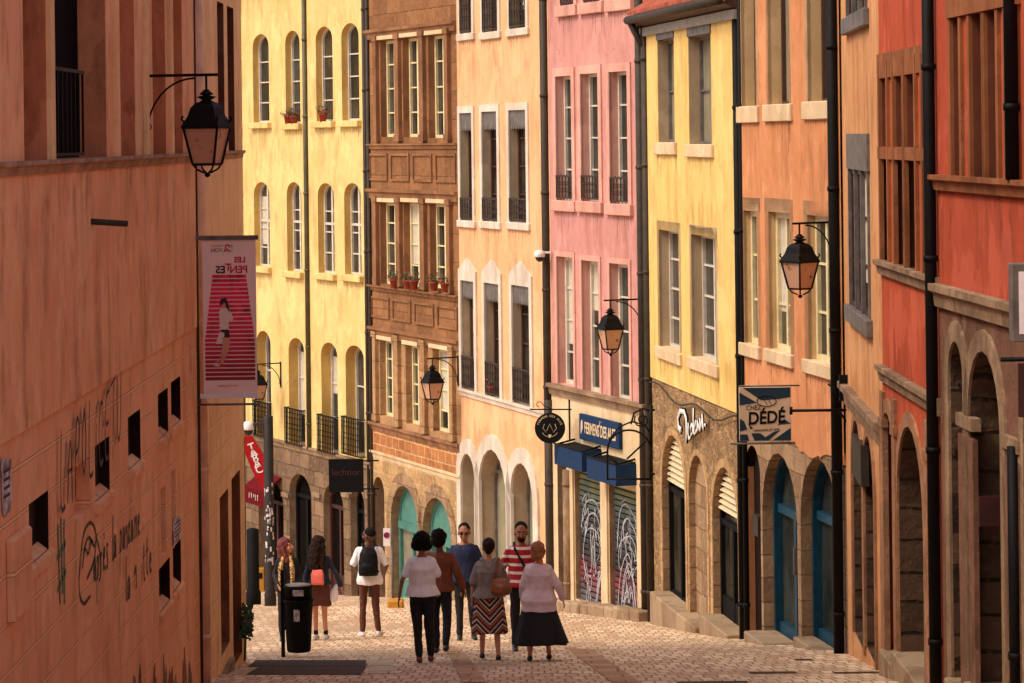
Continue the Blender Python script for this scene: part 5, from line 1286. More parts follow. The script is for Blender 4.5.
# ------------------------------------------------------------------ street lamps on brackets
def lantern(name='wall_lantern'):
    """arm runs along local +x from the wall at x=0; lantern hangs at x=.62; z=0 is the arm"""
    r = empty(name, (0, 0, 0))
    m = MB(); m.box(0, .76, -.014, .014, -.014, .014); m.box(-.015, .015, -.02, .02, -.62, .03)
    m.tube([(.02, 0, -.56)]+[(.02+.5*(1-math.cos(a)), 0, -.56+.53*math.sin(a)) for a in [math.pi/2*i/10 for i in range(1, 11)]], .010, 6)
    m.tube([(.03+.03*math.cos(a), 0, -.50+.03*math.sin(a)) for a in [2*math.pi*i/8 for i in range(8)]], .006, 5, closed=True)
    m.build('bracket', M['iron'], r)
    c = (.64, 0, 0); s = MB(); q = math.pi/4
    s.lathe([(.012, -.14), (.012, 0)], c, 8)
    s.lathe([(.035, -.20), (.075, -.19), (.045, -.165), (.02, -.14)], c, 10)
    s.lathe([(.085, -.27), (.045, -.245), (.085, -.225), (.10, -.215), (.04, -.20)], c, 10)
    s.lathe([(.27, -.50), (.255, -.475), (.20, -.40), (.17, -.32), (.12, -.275), (.085, -.265)], c, 4, phase=q, smooth=False)
    s.lathe([(.255, -.525), (.275, -.52), (.275, -.50), (.255, -.498)], c, 4, phase=q, smooth=False)
    s.build('lantern_hood', M['iron'], r)
    g = MB(); g.lathe([(.145, -.86), (.24, -.52)], c, 4, phase=q, smooth=False); g.build('lantern_glass', M['lampglass'], r)
    f = MB()
    for i in range(4):
        a = q+math.pi/2*i; d = Vector((math.cos(a), math.sin(a), 0)); C_ = Vector(c)
        f.tube([C_+d*.25+Vector((0, 0, -.51)), C_+d*.155+Vector((0, 0, -.87))], .013, 5)
        f.tube([C_+d*.24+Vector((0, 0, -.46)), C_+d*.265+Vector((0, 0, -.43)), C_+d*.25+Vector((0, 0, -.40))], .012, 5)
        f.tube([C_+d*.15+Vector((0, 0, -.87)), C_+d*.11+Vector((0, 0, -.92)), C_+d*.03+Vector((0, 0, -.955))], .010, 5)
    f.lathe([(.145, -.885), (.16, -.88), (.16, -.865), (.145, -.86)], c, 4, phase=q, smooth=False)
    f.lathe([(.006, -1.0), (.03, -.985), (.03, -.965), (.006, -.95)], c, 8)
    f.build('lantern_frame', M['iron'], r)
    return r
def lampglass():
    m, t, b = newmat('frosted_lamp_glass'); v = coords(t)
    t.links.new(mixc(t, ramp(t, nz(t, v, 9, 3), .62, .7), lin((196, 150, 122)), lin((90, 60, 46))), b.inputs['Base Color']); b.inputs['Roughness'].default_value = .35
    b.inputs['Subsurface Weight'].default_value = .3; b.inputs['Subsurface Radius'].default_value = (.1, .1, .1); return m
M['lampglass'] = lampglass(); 
proto = lantern(); first = [True]
def lamp(f, px, py, lx, label, tilt=0.0):
    """wall point seen at (px, py); the arm turned so that its lantern is seen at lx"""
    global proto
    u, z = f.uz(px, py); P_ = f.world(u, -.01, z); D = P_.y; o = proto if first[0] else copy_tree(proto); first[0] = False
    dx = (lx-px)/F*D*1.0; s = 1 if dx > 0 else -1; ang = math.acos(min(1, abs(dx)/.64))
    o.location = P_; o.rotation_euler = (0, 0, (-ang if dx > 0 else math.pi+ang)); tag(o, label, 'lantern', 'wall lanterns on iron brackets'); return o
lamp(Lf, 144, 76, 207, 'large black lantern on the terracotta wall at upper left, nearest the camera')
lamp(O, 834, 222, 797, 'black lantern with a dark amber glass on the orange house')
lamp(K, 643, 299, 610, 'black lantern in front of the salmon pink house')
lamp(B, 458.5, 357, 433, 'black lantern between the brown house and the pale orange house')
lamp(Y, 281, 363, 259, 'black lantern on the yellow house, half hidden by the hanging banner')

# ------------------------------------------------------------------ hanging banner with mirrored print (seen from behind)
def banner():
    u = Lf.L-.15; P_ = Vector((-3.53, 31.4, at(203, 318, 31.4).z)); r = empty('hanging_banner', P_, 0, 'long pale vertical banner with pink stripes and a walking woman, on the left wall', 'banner')
    x0 = .04; W_ = .60; H = 1.86; zt = at(230, 235.5, 31.4).z-P_.z; zb = at(230, 399, 31.4).z-P_.z
    m = MB(); m.box(x0, x0+W_, -.004, .004, zb+.03, zt-.03); m.build('banner_cloth', M['bcloth'], r)
    cl = kids(r)[0]
    m = MB(); m.box(-.03, x0+W_+.03, -.018, .018, zt-.05, zt); m.build('banner_rod', M['lead'], r)
    m = MB(); m.box(-.0, x0+W_+.01, -.016, .016, zb+.01, zb+.06); m.build('banner_rod', M['whitepaint'], r)
    m = MB(); m.tube([(-.03, 0, zb-.06), (x0+W_+.02, 0, zb-.06)], .014, 6); m.tube([(0, 0, zb-.06), (0, 0, zb+.02)], .01, 6); m.build('banner_rod', M['lead'], r)
    # stripes of the stair
    s = MB(); n = 25; z1 = zt-.44; z0 = zb+.20
    for i in range(n):
        t = i/(n-1); za = z1+(z0-z1)*(i/n); zb_ = za-(z1-z0)/n*.74; hw = .19+.09*min(1, t*1.6)
        s.add([(x0+W_/2-hw, -.007, za), (x0+W_/2+hw, -.007, za), (x0+W_/2+hw, -.007, zb_), (x0+W_/2-hw, -.007, zb_)], [(0, 1, 2, 3)])
    s.build('stripe_print', M['bstripe'], cl)
    # woman: printed, flat
    cx = x0+W_*.40; zc = zb+.36
    w_ = MB()
    def pl(pts, y): w_.prism([(cx+a, zc+b) for a, b in pts], y, y+.001)
    w2 = MB()
    w_.prism([(cx-.05, zc+.42), (cx-.06, zc+.62), (cx-.02, zc+.68), (cx+.05, zc+.66), (cx+.10, zc+.55), (cx+.09, zc+.50), (cx+.05, zc+.52), (cx+.05, zc+.42)], -.010, -.009)
    w_.prism([(cx-.10, zc+.26), (cx-.05, zc+.40), (cx+.0, zc+.38), (cx-.01, zc+.26)], -.0115, -.0105)
    w_.prism([(cx-.13, zc+.02), (cx-.06, zc+.0), (cx-.08, zc+.04)], -.010, -.009)
    w_.build('printed_figure', M['bfig'], cl)
    w2.prism([(cx-.04, zc+.42), (cx+.05, zc+.42), (cx+.06, zc+.33), (cx-.04, zc+.33)], -.010, -.009)
    w2.prism([(cx-.04, zc+.76), (cx+.02, zc+.78), (cx+.05, zc+.70), (cx+.06, zc+.60), (cx+.03, zc+.66), (cx-.01, zc+.68), (cx-.05, zc+.70)], -.011, -.010)
    w2.build('printed_figure', M['bdark'], cl)
    w3 = MB()
    w3.prism([(cx-.03, zc+.33), (cx+.06, zc+.33), (cx+.05, zc+.20), (cx-.02, zc+.04), (cx-.08, zc+.0), (cx-.05, zc+.05), (cx+.01, zc+.2)], -.0122, -.0115)
    w3.prism([(cx-.01, zc+.33), (cx+.03, zc+.33), (cx-.0, zc+.16), (cx-.07, zc+.06), (cx-.12, zc+.05), (cx-.05, zc+.10)], -.0132, -.0126)
    w3.prism([(cx-.03, zc+.70), (cx+.01, zc+.72), (cx+.02, zc+.67), (cx-.01, zc+.65)], -.0122, -.0115); w3.build('printed_figure', M['skin_l'], cl)
    for txt, sz, px_, dz, mt in (('LES', .088, x0+W_*.70, -.275, 'bred'), ('PEN', .115, x0+W_*.68, -.385, 'bred'), ('T', .115, x0+W_*.485, -.36, 'bred'), ('ES', .115, x0+W_*.34, -.385, 'bdark'), ('LYON', .06, x0+W_*.23+.04, -.165, 'bdark'), ("PRESQU'ILE", .026, x0+W_*.28, -.115, 'bfade'), ('2', .10, x0+W_*.46, -.14, 'bred'), ('DE', .04, x0+W_*.53, -.12, 'bdark'), ('LA', .04, x0+W_*.53, -.17, 'bdark')):
        me = put_text(txt, sz, None, r, px_, -.0075, zt+dz, mirror=True, extrude=.0008, offset=.003 if sz > .08 else 0); link('banner_lettering', me, M[mt], cl)
    me = put_text('terroir des pentes', .03, None, r, x0+W_*.45, -.0075, zb+.15, mirror=True, extrude=.0008); link('banner_lettering', me, M['bred'], cl)
M['bcloth'] = plain('pale_banner_cloth', lin((240, 214, 204)), .8, 0, .08, 4, .1); M['bred'] = plain('crimson_print', lin((196, 28, 56)), .8, 0, .05, 4, 0)
M['bdark'] = plain('dark_print', lin((52, 26, 24)), .8, 0, .1, 4, 0); M['bfig'] = plain('white_print', lin((226, 206, 196)), .8, 0, .1, 9, 0); M['bfade'] = plain('faded_print', lin((170, 120, 110)), .8, 0, .1, 9, 0)
def bstripe():
    m, t, b = newmat('pink_to_brown_print'); v = coords(t); s = N(t, 'ShaderNodeSeparateXYZ'); t.links.new(v, s.inputs[0])
    f = ramp(t, s.outputs[2], -.85, .1); k = mixc(t, f, lin((110, 26, 34)), lin((236, 44, 86)))
    k = mixc(t, ramp(t, nz(t, v, 6, 4), .5, .7), k, lin((120, 22, 40))); t.links.new(k, b.inputs['Base Color']); b.inputs['Roughness'].default_value = .8; return m
M['bstripe'] = bstripe()
banner()

# ------------------------------------------------------------------ graffiti and posters on the left wall
g = MB()
def wallplace(px0, py0, px1, py1, ln):   # line of writing between two seen points
    u0, z0 = Lf.uz(px0, py0); u1, z1 = Lf.uz(px1, py1); return u0, z0, u1, z1
def write(txt, a, b, h, w_, seed=1):
    random.seed(seed); u0, z0 = Lf.uz(*a); u1, z1 = Lf.uz(*b); n = sum(.45 if c in 'ilI' else .78 for c in txt); cw = (u1-u0)/n
    mb = MB(); x = 0
    for c in txt:
        dz = random.uniform(-.06, .06)*h
        strokes(GL.get(c, []), w_, mb, 0, lambda p, q, x=x, dz=dz: (u0+(x+p*.95)*cw+q*.10*h, z0+(z1-z0)*(x/n)+q*h+dz))
        x += .45 if c in 'ilI' else .78
    return mb
a_ = write('LAPOLiCETU', (56, 512), (119, 440), .60, .023, 3); a_.v = [(v[0], -.030, v[2]) for v in a_.v]
tg = empty('graffiti', Lf.world(8, 0, 2), 0, 'tall black sprayed capitals above the small windows of the terracotta wall', 'graffiti')
def place_graf(mb, name, root, mat, y):
    vs = []
    for v in mb.v: p = Lf.world(v[0], y, v[2])-root.location; vs.append(tuple(p))
    mb.v = vs; return mb.build(name, mat, root)
M['spray'] = plain('black_spray_paint', (.012, .010, .010), .7, 0, .3, 30, 0); M['spray_g'] = plain('faded_green_paint', lin((96, 140, 104)), .8, 0, .3, 30, 0)
place_graf(a_, 'sprayed_letters', tg, M['spray'], -.031)
tg = empty('graffiti', Lf.world(12, 0, 2), 0, 'two lines of black sprayed handwriting below the small windows of the terracotta wall', 'graffiti')
place_graf(write('après la pandaine', (93, 584), (140, 532), .36, .018, 5), 'sprayed_letters', tg, M['spray'], -.006)
place_graf(write('la nuitte', (125, 604), (152, 570), .36, .018, 6), 'sprayed_letters', tg, M['spray'], -.006)
mb = MB(); random.seed(9)
u0, z0 = Lf.uz(80, 560)
strokes([[(0, 0), (.2, .5), (.7, .6), (1.1, .2), (.9, -.3), (.4, -.5)], [(.1, -.2), (.3, .2), (.5, -.1), (.7, .25), (.9, -.05), (1.1, .2)], [(.2, .1), (.5, .35), (.8, .1)], [(1.1, .1), (1.3, -.3), (1.35, -.7), (1.2, -.8)], [(.0, .0), (-.15, -.5), (.1, -.95), (.6, -.9)]], .015, mb, 0, lambda a, b: (u0+a*.85, z0+b*.42))
place_graf(mb, 'sprayed_tangle', tg, M['spray'], -.006)
tg = empty('graffiti', Lf.world(9, 0, 2), 0, 'faded green paint marks on the terracotta wall left of the black handwriting', 'graffiti')
mb = MB(); u0, z0 = Lf.uz(58, 565)
strokes([[(0, 1), (.1, -1)], [(.25, 1.1), (.3, -.8)], [(.5, 1), (.45, -1.1)], [(-.1, .2), (.6, .4)], [(-.1, -.6), (.6, -.3)]], .045, mb, 0, lambda a, b: (u0+a*.6, z0+b*.32))
place_graf(mb, 'paint_marks', tg, M['spray_g'], -.006)
def poster(px0, px1, py0, py1, label, f=None, y=-.012, mat='poster', torn=True):
    f = f or Lf; q = f.op(px0, px1, py0, py1); mb = MB(); random.seed(int(px0)); u0, u1, z0, z1 = q['u0'], q['u1'], q['z0'], q['z1']; n = 6
    pts = [(u0, z1), (u0+(u1-u0)*.1, z0+random.random()*.1)]+[(u0+(u1-u0)*(i+.5)/n, z0+random.random()*(z1-z0)*.2) for i in range(n)]+[(u1, z0+.1), (u1, z1-.05)]
    mb.prism(pts, 0, .004); o_ = empty('poster', f.world(u0, 0, z0), math.atan2(f.ex.y, f.ex.x), label, 'poster'); mb.v = [(v[0]-u0, v[1]+y, v[2]-z0) for v in mb.v]; mb.build('paper', M[mat], o_)
    t_ = MB()
    for i in range(0): pass
    for i in range(4): t_.box((u1-u0)*.2, (u1-u0)*.8, y-.003, y-.001, (z1-z0)*(.35+.13*i), (z1-z0)*(.40+.13*i))
    t_.build('printed_lines', M['spray'], o_)
def postermat():
    m, t, b = newmat('torn_paper'); v = coords(t); t.links.new(mixc(t, ramp(t, nz(t, v, 7, 5), .45, .6), lin((214, 206, 204)), lin((120, 104, 104))), b.inputs['Base Color']); b.inputs['Roughness'].default_value = .85; return m
M['poster'] = postermat()
poster(0, 10, 455, 520, 'torn pale poster at the left edge of the picture on the terracotta wall')
poster(159.5, 165.5, 506, 552, 'white poster in a narrow niche of the terracotta wall', y=.05)
poster(172, 180, 515, 546, 'small black and white torn poster right of the white poster on the terracotta wall')

# ------------------------------------------------------------------ bin, posts, tobacco sign
gb = foot(299, 657); r = empty('litter_bin', gb, R(0), 'black plastic litter bin with a metal lid strapped to a thin post', 'bin')
kx = gb.y/F; zb = .08
m = MB(); m.lathe([(.155, zb), (.165, zb+.02), (.20, zb+.68), (.215, zb+.69), (.215, zb+.72), (.19, zb+.72)], (0, .0, 0), 20); m.build('bin_body', M['black'], r)
m = MB(); m.lathe([(.19, zb+.72), (.195, zb+.87), (.205, zb+.88), (.205, zb+.90), (.16, zb+.915), (.02, zb+.92)], (0, 0, 0), 20); m.build('bin_lid', M['black'], r); tp = MB(); tp.lathe([(.185, zb+.912), (.10, zb+.928), (.02, zb+.93)], (0, 0, 0), 20); tp.build('lid_top', M['binlid'], kids(r)[-1])  # paler disc on top of the black lid
m = MB(); m.box(-.06, .09, -.212, -.19, zb+.79, zb+.87); m.build('opening_plate', M['poster'], kids(r)[1])
m = MB(); m.box(-.05, .03, -.205, -.18, zb+.44, zb+.60); m.build('sticker', M['poster'], kids(r)[0])
m = MB(); m.box(-.24, -.19, -.03, .03, -.1, 1.20); m.box(-.2, -.12, -.02, .02, zb+.3, zb+.34); m.box(-.2, -.14, -.02, .02, zb+.75, zb+.79); m.build('post', M['iron'], r)
def stickered_pole(px, py, pytop, rad, label, name='street_post', cat='post', mat='darkpost', nst=46, wide=None):
    g_ = foot(px, py); zt = at(px, pytop, g_.y).z-g_.z; r_ = empty(name, g_, 0, label, cat)
    m_ = MB(); m_.lathe([(rad*1.25, -.1), (rad*1.25, .25), (rad, .32), (rad, zt-.03), (rad*.4, zt)], (0, 0, 0), 14); po = m_.build('post_shaft', M[mat], r_)
    if nst:
        s_ = MB(); random.seed(int(px))
        for i in range(nst):
            a = R(-90)+random.uniform(-1.2, 1.2); z = random.uniform(.9, min(zt*.85, 2.6)); hw = random.uniform(.02, .045)/rad; hh = random.uniform(.02, .05)
            pts = [(math.cos(a+q*hw*.5)*(rad+.003), math.sin(a+q*hw*.5)*(rad+.003)) for q in (-1, 0, 1)]
            s_.add([(x, y, z-hh) for x, y in pts]+[(x, y, z+hh) for x, y in pts], [(0, 1, 4, 3), (1, 2, 5, 4)])
        s_.build('stickers', M['poster'], po)
    return r_, g_, zt
rp, gp, zt = stickered_pole(270.5, 606, 415, .10, 'dark grey pole covered in white stickers, with a dome camera on top')
m = MB(); m.box(-.42, 0, -.03, .03, zt-.22, zt-.16); m.build('camera_arm', M['darkpipe'], rp)
m = MB(); m.lathe([(.02, zt-.12), (.11, zt-.15), (.13, zt-.28), (.12, zt-.30)], (-.42, 0, 0), 14); dcam = m.build('camera_housing', M['whitepaint'], rp)
m = MB(); m.v = []; v_, f_ = ell_prim((-.42, 0, zt-.31), (.10, .10, .12), 8); m.add(v_, f_, 0, True); m.build('camera_dome', M['lens'], dcam)
stickered_pole(253.5, 604.5, 528, .13, 'short thick black round topped column close to the corner of the ochre house', 'street_bollard', 'bollard', 'black', 0)
m = MB(); g_ = foot(260.5, 592)
r = empty('utility_box', g_, 0, 'small bright yellow box between the black column and the stickered pole', 'utility box'); m.box(-.10, .10, -.06, .06, 0, .62); m.build('box_body', M['yellowpaint'] if 'yellowpaint' in M else M['slats'], r, bevel=.01)
m = MB(); m.box(-.06, .06, -.066, -.058, .35, .5); m.build('box_label', M['black'], r)
def flag_sign(f, px0, px1, py0, py1, D, name, label, cat, mat, thick=.04):
    a, b_ = at(px0, (py0+py1)/2, D), at(px1, (py0+py1)/2, D); zt_ = at((px0+px1)/2, py0, D).z; zb_ = at((px0+px1)/2, py1, D).z
    r_ = empty(name, (a.x, D, zb_), 0, label, cat); m_ = MB(); m_.box(0, b_.x-a.x, -thick/2, thick/2, 0, zt_-zb_)
    o_ = m_.build('sign_panel', mat, r_, bevel=.006); return r_, o_, b_.x-a.x, zt_-zb_
# tobacco sign: slanting red lozenge
D = 63.0; a = at(246, 433, D); r = empty('tobacco_sign', a, 0, 'slanting red sign with white letters TABAC at the corner of the ochre house', 'sign')
q = [(at(x, y, D)-a) for x, y in ((245, 432), (252, 436), (264, 455), (268, 470), (268, 492), (262, 488), (252, 470), (245, 452))]
m = MB(); m.prism([(p.x, p.z) for p in q][::-1], -.06, .06); sp_ = m.build('sign_panel', M['red_sign'], r)
for i, ch in enumerate('TABAC'):
    p = at(251.8+i*1.9, 447+i*5.6, D)-a; me = put_text(ch, .24, None, r, p.x, -.064, p.z, rot=R(-60)*0+R(18), extrude=.002, offset=.004); link('sign_letter', me, M['whitepaint'], sp_)
# red shop awning on the yellow house
u0 = Y.u(262, 480); u1 = Y.u(283, 480); z = Y.z(272, 474); r = empty('shop_awning', Y.world(u0, 0, z), math.atan2(Y.ex.y, Y.ex.x), 'red awning with white marks above the leftmost shop of the yellow house', 'awning')
m = MB(); L_ = u1-u0; m.prism([(-.5, -.35), (-.05, 0), (-.05, -.06), (-.47, -.39)], 0, L_, axis='x'); m.prism([(-.5, -.35), (-.48, -.35), (-.48, -.75), (-.5, -.75)], 0, L_, axis='x'); m.build('awning_cloth', M['darkred'], r)
m = MB(); m.tube([(.1, -.46, -.4), (.1, -.06, -.5)], .015, 6); m.tube([(L_-.1, -.46, -.4), (L_-.1, -.06, -.5)], .015, 6); m.build('awning_arm', M['iron'], r)
g = MB(); random.seed(8)
for k in range(5): strokes([[(k*.14+random.uniform(0, .1), random.uniform(-.1, .1)) for _ in range(3)]], .012, g, -.505, lambda a, b: (L_*.25+a, -.56+b))
g.build('awning_marks', M['whitepaint'], kids(r)[0])

# black square sign with dark red letters
r, o, w_, h_ = flag_sign(Y, 329, 363.5, 459, 492, 63.5, 'hanging_sign', 'square black hanging sign with dull red letters below the iron balconies', 'sign', M['black'], .12)
me = put_text('lechtior', .21, None, r, w_/2, -.064, h_*.6, extrude=.002); link('sign_letter', me, M['dullred'] if 'dullred' in M else M['reddoor'], o)
m = MB(); m.box(w_, w_+.35, -.015, .015, h_-.06, h_-.03); m.box(w_, w_+.35, -.015, .015, .05, .08); m.build('sign_bracket', M['iron'], r)
# no stopping sign and yellow kerb block
gs = foot(390, 601); r = empty('road_sign', gs, 0, 'small blue and red round sign on a thin pole behind the backpack man', 'sign')
kz = lambda py: at(390, py, gs.y).z-gs.z
m = MB(); m.tube([(.06, .03, -.1), (.06, .03, kz(528))], .025, 8); m.build('sign_post', M['lead'], r)
m = MB(); m.box(-.13, .02, -.02, .0, kz(546), kz(528)); pn = m.build('sign_plate', M['whitepaint'], r)
m = MB(); m.tube([(-.055+.055*math.cos(a), -.025, kz(535)+.055*math.sin(a)) for a in [2*math.pi*i/16 for i in range(16)]], .012, 6, closed=True); m.tube([(-.09, -.026, kz(535)+.035), (-.02, -.026, kz(535)-.035)], .009, 6); m.build('sign_symbol', M['red_sign'], pn)
m = MB(); m.v = []; vs_ = [(-.055+.05*math.cos(a), -.022, kz(535)+.05*math.sin(a)) for a in [2*math.pi*i/16 for i in range(16)]]; m.add(vs_, [tuple(range(16))]); m.build('sign_disc', M['signblue'] if 'signblue' in M else M['navy'], pn)
ga_ = foot(387, 608); gb_ = foot(406, 609); m = MB(); m.box(0, (gb_.x-ga_.x)*.8, 0, .3, -.1, .15); r = empty('kerb_block', ga_, 0, 'low yellow painted kerb block behind the man with the backpack', 'kerb'); m.build('block', M['yellowpaint'] if 'yellowpaint' in M else M['slats'], r, bevel=.03)

# ------------------------------------------------------------------ signs on the right
# blue board on the pink house
q = K.op(584, 623.7, 418, 444); u0, u1, z0, z1 = q['u0'], q['u1'], q['z0'], q['z1']
r = empty('shop_sign', K.world(u0, 0, z0), math.atan2(K.ex.y, K.ex.x), 'flat dark blue shop board with white capitals on the pink house', 'sign'); L_ = u1-u0; H = z1-z0
m = MB(); m.box(0, L_, -.10, -.03, 0, H); o = m.build('sign_panel', M['navy'], r, bevel=.01)
me = put_text('FERMENS DES ALES', .30, None, r, L_*.54, -.104, H*.48, xs=.92*L_/3.1, extrude=.002, offset=.006); bb = [v.co.x for v in me.vertices]; wid = max(bb)-min(bb); c0 = (max(bb)+min(bb))/2
for v in me.vertices: v.co.x = (v.co.x-c0)*(L_*.78/wid)+L_*.54
link('sign_letter', me, M['cream'], o)
me = put_text("L'", .14, None, r, L_*.55, -.104, H*.78, extrude=.002); link('sign_letter', me, M['cream'], o)
m = MB(); m.prism([(L_*.05, H*.2), (L_*.10, H*.45), (L_*.09, H*.8), (L_*.055, H*.7), (L_*.045, H*.45)], -.105, -.099); m.build('sign_emblem', M['cream'], o)
# two blue box awnings
def boxawn(px0, px1, pyt, pyb, out, label):
    q = K.op(px0, px1, pyt, pyb); u0, u1, z0, z1 = q['u0'], q['u1'], q['z0'], q['z1']
    u0 = K.u(px0, pyb, -out); u1 = K.u(px1, pyb, -out); z1 = K.z((px0+px1)/2, pyt, -out); z0 = K.z((px0+px1)/2, pyb, -out); L_ = u1-u0
    r = empty('box_awning', K.world(u0, 0, z0), math.atan2(K.ex.y, K.ex.x), label, 'awning', 'blue awnings over the roller shutters')
    m = MB(); H = z1-z0; m.box(0, L_, -out, -out+.03, 0, H); m.box(L_-.03, L_, -out+.03, -.02, 0, H); m.box(0, .03, -out+.03, -.02, 0, H); m.build('awning_cloth', M['navy'], r)
    m = MB(); m.prism([(-out+.03, H-.03), (-.02, H+.03), (-.02, H-.02), (-out+.03, H-.07)], .03, L_-.03, axis='x'); m.build('awning_hollow_cover', M['black'], r)  # added near-black cover stands in for the shaded hollow of the open awning
    m = MB(); m.tube([(.06, -out+.02, H+.0), (.06, -.02, H+.08)], .02, 6); m.tube([(L_-.06, -out+.02, H+.0), (L_-.06, -.02, H+.08)], .02, 6); m.tube([(0, -out, H+.01), (L_, -out, H+.01)], .02, 6); m.build('awning_arm', M['iron'], r)
boxawn(554.5, 582, 448, 468, .42, 'left blue box awning, above the left roller shutter')
boxawn(587, 616, 461, 482, .42, 'right blue box awning, above the right roller shutter')
# round black sign
D = 53.2; c = at(550, 428, D); r = empty('round_sign', c, R(-8), 'round black hanging sign with a pale line emblem by the pink house', 'sign'); rad = 15.3*D/F
m = MB(); m.lathe([(rad*.97, -.035), (rad, -.025), (rad, .025), (rad*.97, .035)], (0, 0, 0), 32, smooth=False); me = m.mesh('disc'); me.transform(Matrix.Rotation(R(90), 4, 'X')); o = link('sign_disc', me, M['black'], r)
random.seed(4); txt = "FERMENS DES ALES"
for i, ch in enumerate(txt):
    if ch == ' ': continue
    a = R(160-140*i/(len(txt)-1)); me = text_mesh(ch, .055, .001); me.transform(Matrix.Translation((rad*.80*math.cos(a), -.037, rad*.80*math.sin(a))) @ Matrix.Rotation(R(90), 4, 'X') @ Matrix.Rotation(a-R(90), 4, 'Z')); link('sign_letter', me, M['slats'], o)
m = MB(); m.tube([(rad*.55*math.cos(a), -.038, rad*.5*math.sin(a)-.02) for a in [math.pi*(1.15+.7*i/10*1.0)-.0 for i in range(11)]], .004, 4)
m.tube([(-.10, -.038, .08), (-.13, -.038, 0), (-.07, -.038, -.08)], .004, 4); m.tube([(.10, -.038, .08), (.13, -.038, 0), (.07, -.038, -.08)], .004, 4); m.tube([(-.06, -.038, -.05), (0, -.038, .08), (.06, -.038, -.05)], .005, 4)
m.prism([(-.03, -.12), (.03, -.12), (.025, -.16), (0, -.19), (-.025, -.16)], -.04, -.034); m.build('sign_emblem', M['slats'], o)
m = MB(); m.box(-.38, .42, -.012, .012, rad+.05, rad+.075); m.tube([(0, 0, rad), (0, 0, rad+.06)], .012, 6); m.tube([(.02, 0, rad+.07)]+[(-.2+.07*math.cos(a)*(1-i*.05), 0, rad+.15+.07*math.sin(a)*(1-i*.05)) for i, a in enumerate([math.pi*1.5*k/9 for k in range(10)])], .008, 5); m.box(.36, .39, -.015, .015, -.25, rad+.25); m.build('sign_bracket', M['iron'], r)
# wrought iron arch frame at the corner
D = 48.6; A0 = at(645, 480, D); r = empty('iron_arch_frame', A0, 0, 'empty black wrought iron arched sign frame fixed to the corner of the pink house', 'sign frame')
def pp(x, y): p = at(x, y, D)-A0; return (p.x, 0, p.z)
m = MB(); m.tube([pp(607.5, 480), pp(607.5, 450)]+[pp(629-21.5*math.cos(a), 450-20*math.sin(a)) for a in [math.pi*i/12 for i in range(1, 12)]]+[pp(650.5, 450), pp(650.5, 480)], .018, 7)
m.tube([pp(607.5, 479), pp(650.5, 479)], .018, 7); m.tube([pp(609, 440), pp(619, 427), pp(632, 421.5), pp(645, 425), pp(652, 436)], .016, 6)
m.tube([pp(627, 459), pp(646, 441)], .018, 6); m.tube([pp(608, 455), pp(619, 465)], .014, 6); m.build('arch_bars', M['iron'], r)
m = MB(); m.tube([pp(631, 424), pp(634, 413), pp(643, 408.5), pp(650, 411)], .018, 7)
m.tube([pp(642+(8-i*.42)*math.cos(i*.62+2.6), 420-(8-i*.42)*math.sin(i*.62+2.6)) for i in range(18)], .014, 6); m.tube([pp(651, 405), pp(651, 446)], .035, 7)
m.build('scroll', M['iron'], r); m = MB(); m.tube([pp(650, 474), pp(655, 474)], .02, 6); m.tube([pp(650, 410), pp(655, 410)], .02, 6); m.build('fixing', M['iron'], r)
# script lettering over the rubble
u0, z0 = Q.uz(690, 424); r = empty('script_sign', Q.world(u0, -.1, z0), math.atan2(Q.ex.y, Q.ex.x), 'white script letters with black edges on the rubble stone wall', 'sign')
def qs(x, y): u, z = Q.uz(x, y, -.12); return (u-u0, z-z0)
SC = [[(680.5, 431), (678.5, 428), (677.5, 418), (680, 411), (684, 412), (686, 419), (686.3, 432), (685.8, 442)], [(679, 427), (681, 429), (680.5, 431)],
      [(688, 423), (687.6, 432), (688.4, 439), (690, 437)], [(691.5, 424), (690, 428), (690.6, 435), (692.2, 433), (692.4, 427), (691.5, 424)], [(693, 408), (693, 420), (693.4, 433), (694.4, 434)], [(695.4, 421), (694.2, 427), (695, 433), (696.4, 430)],
      [(697, 420), (697, 432), (698, 424), (699.2, 431)], [(699.5, 418), (700, 430), (701.4, 420), (702, 428)], [(701.6, 414), (702.6, 427), (703, 430)], [(704, 425), (705.4, 425.3)]]
for wd, y, mt in ((.044, .0, 'black'), (.030, -.014, 'whitepaint')):
    mb = MB(); random.seed(2)
    for ln in SC:
        p_ = [qs(*p) for p in ln]; wt = 1.6 if ln is SC[0] else 1.0
        mb.tube([(a_, y, b_) for a_, b_ in p_], wd*wt, 6)
    mb.v = [(v[0], y+(v[1]-y)*.35, v[2]) for v in mb.v]; mb.build('script_letters' if mt == 'whitepaint' else 'letter_backing', M[mt], r)
# DEDE flag
D = 37.6; r, o, w_, h_ = flag_sign(O, 739, 791, 387, 441, D, 'flag_sign', 'teal and pale square sign reading CHEZ DEDE above the blue door', 'sign', M['signpale'] if 'signpale' in M else M['cream'], .03)
m = MB()
def T3(pts): m.prism([(x/52*w_, (54-y)/54*h_) for x, y in pts], -.019, -.0155)
T3([(4, .5), (51.5, .5), (51.5, 10), (40, 12), (22, 13)]); T3([(.5, 5), (18, 15.5), (.5, 18)]); T3([(.5, 31), (5, 34), (8, 42), (.5, 44)]); T3([(9, 36), (14, 41), (11, 42)])
T3([(.5, 47), (8, 47), (10, 53.5), (.5, 53.5)]); T3([(12, 46), (21, 46), (26, 50), (34, 45), (41, 43), (29, 53.5), (15, 53.5)]); T3([(51.5, 41), (51.5, 53.5), (33, 53.5)]); T3([(45, 32), (51.5, 36.5), (38, 38)])
m.build('sign_pattern', M['signteal'] if 'signteal' in M else M['blue'], o)
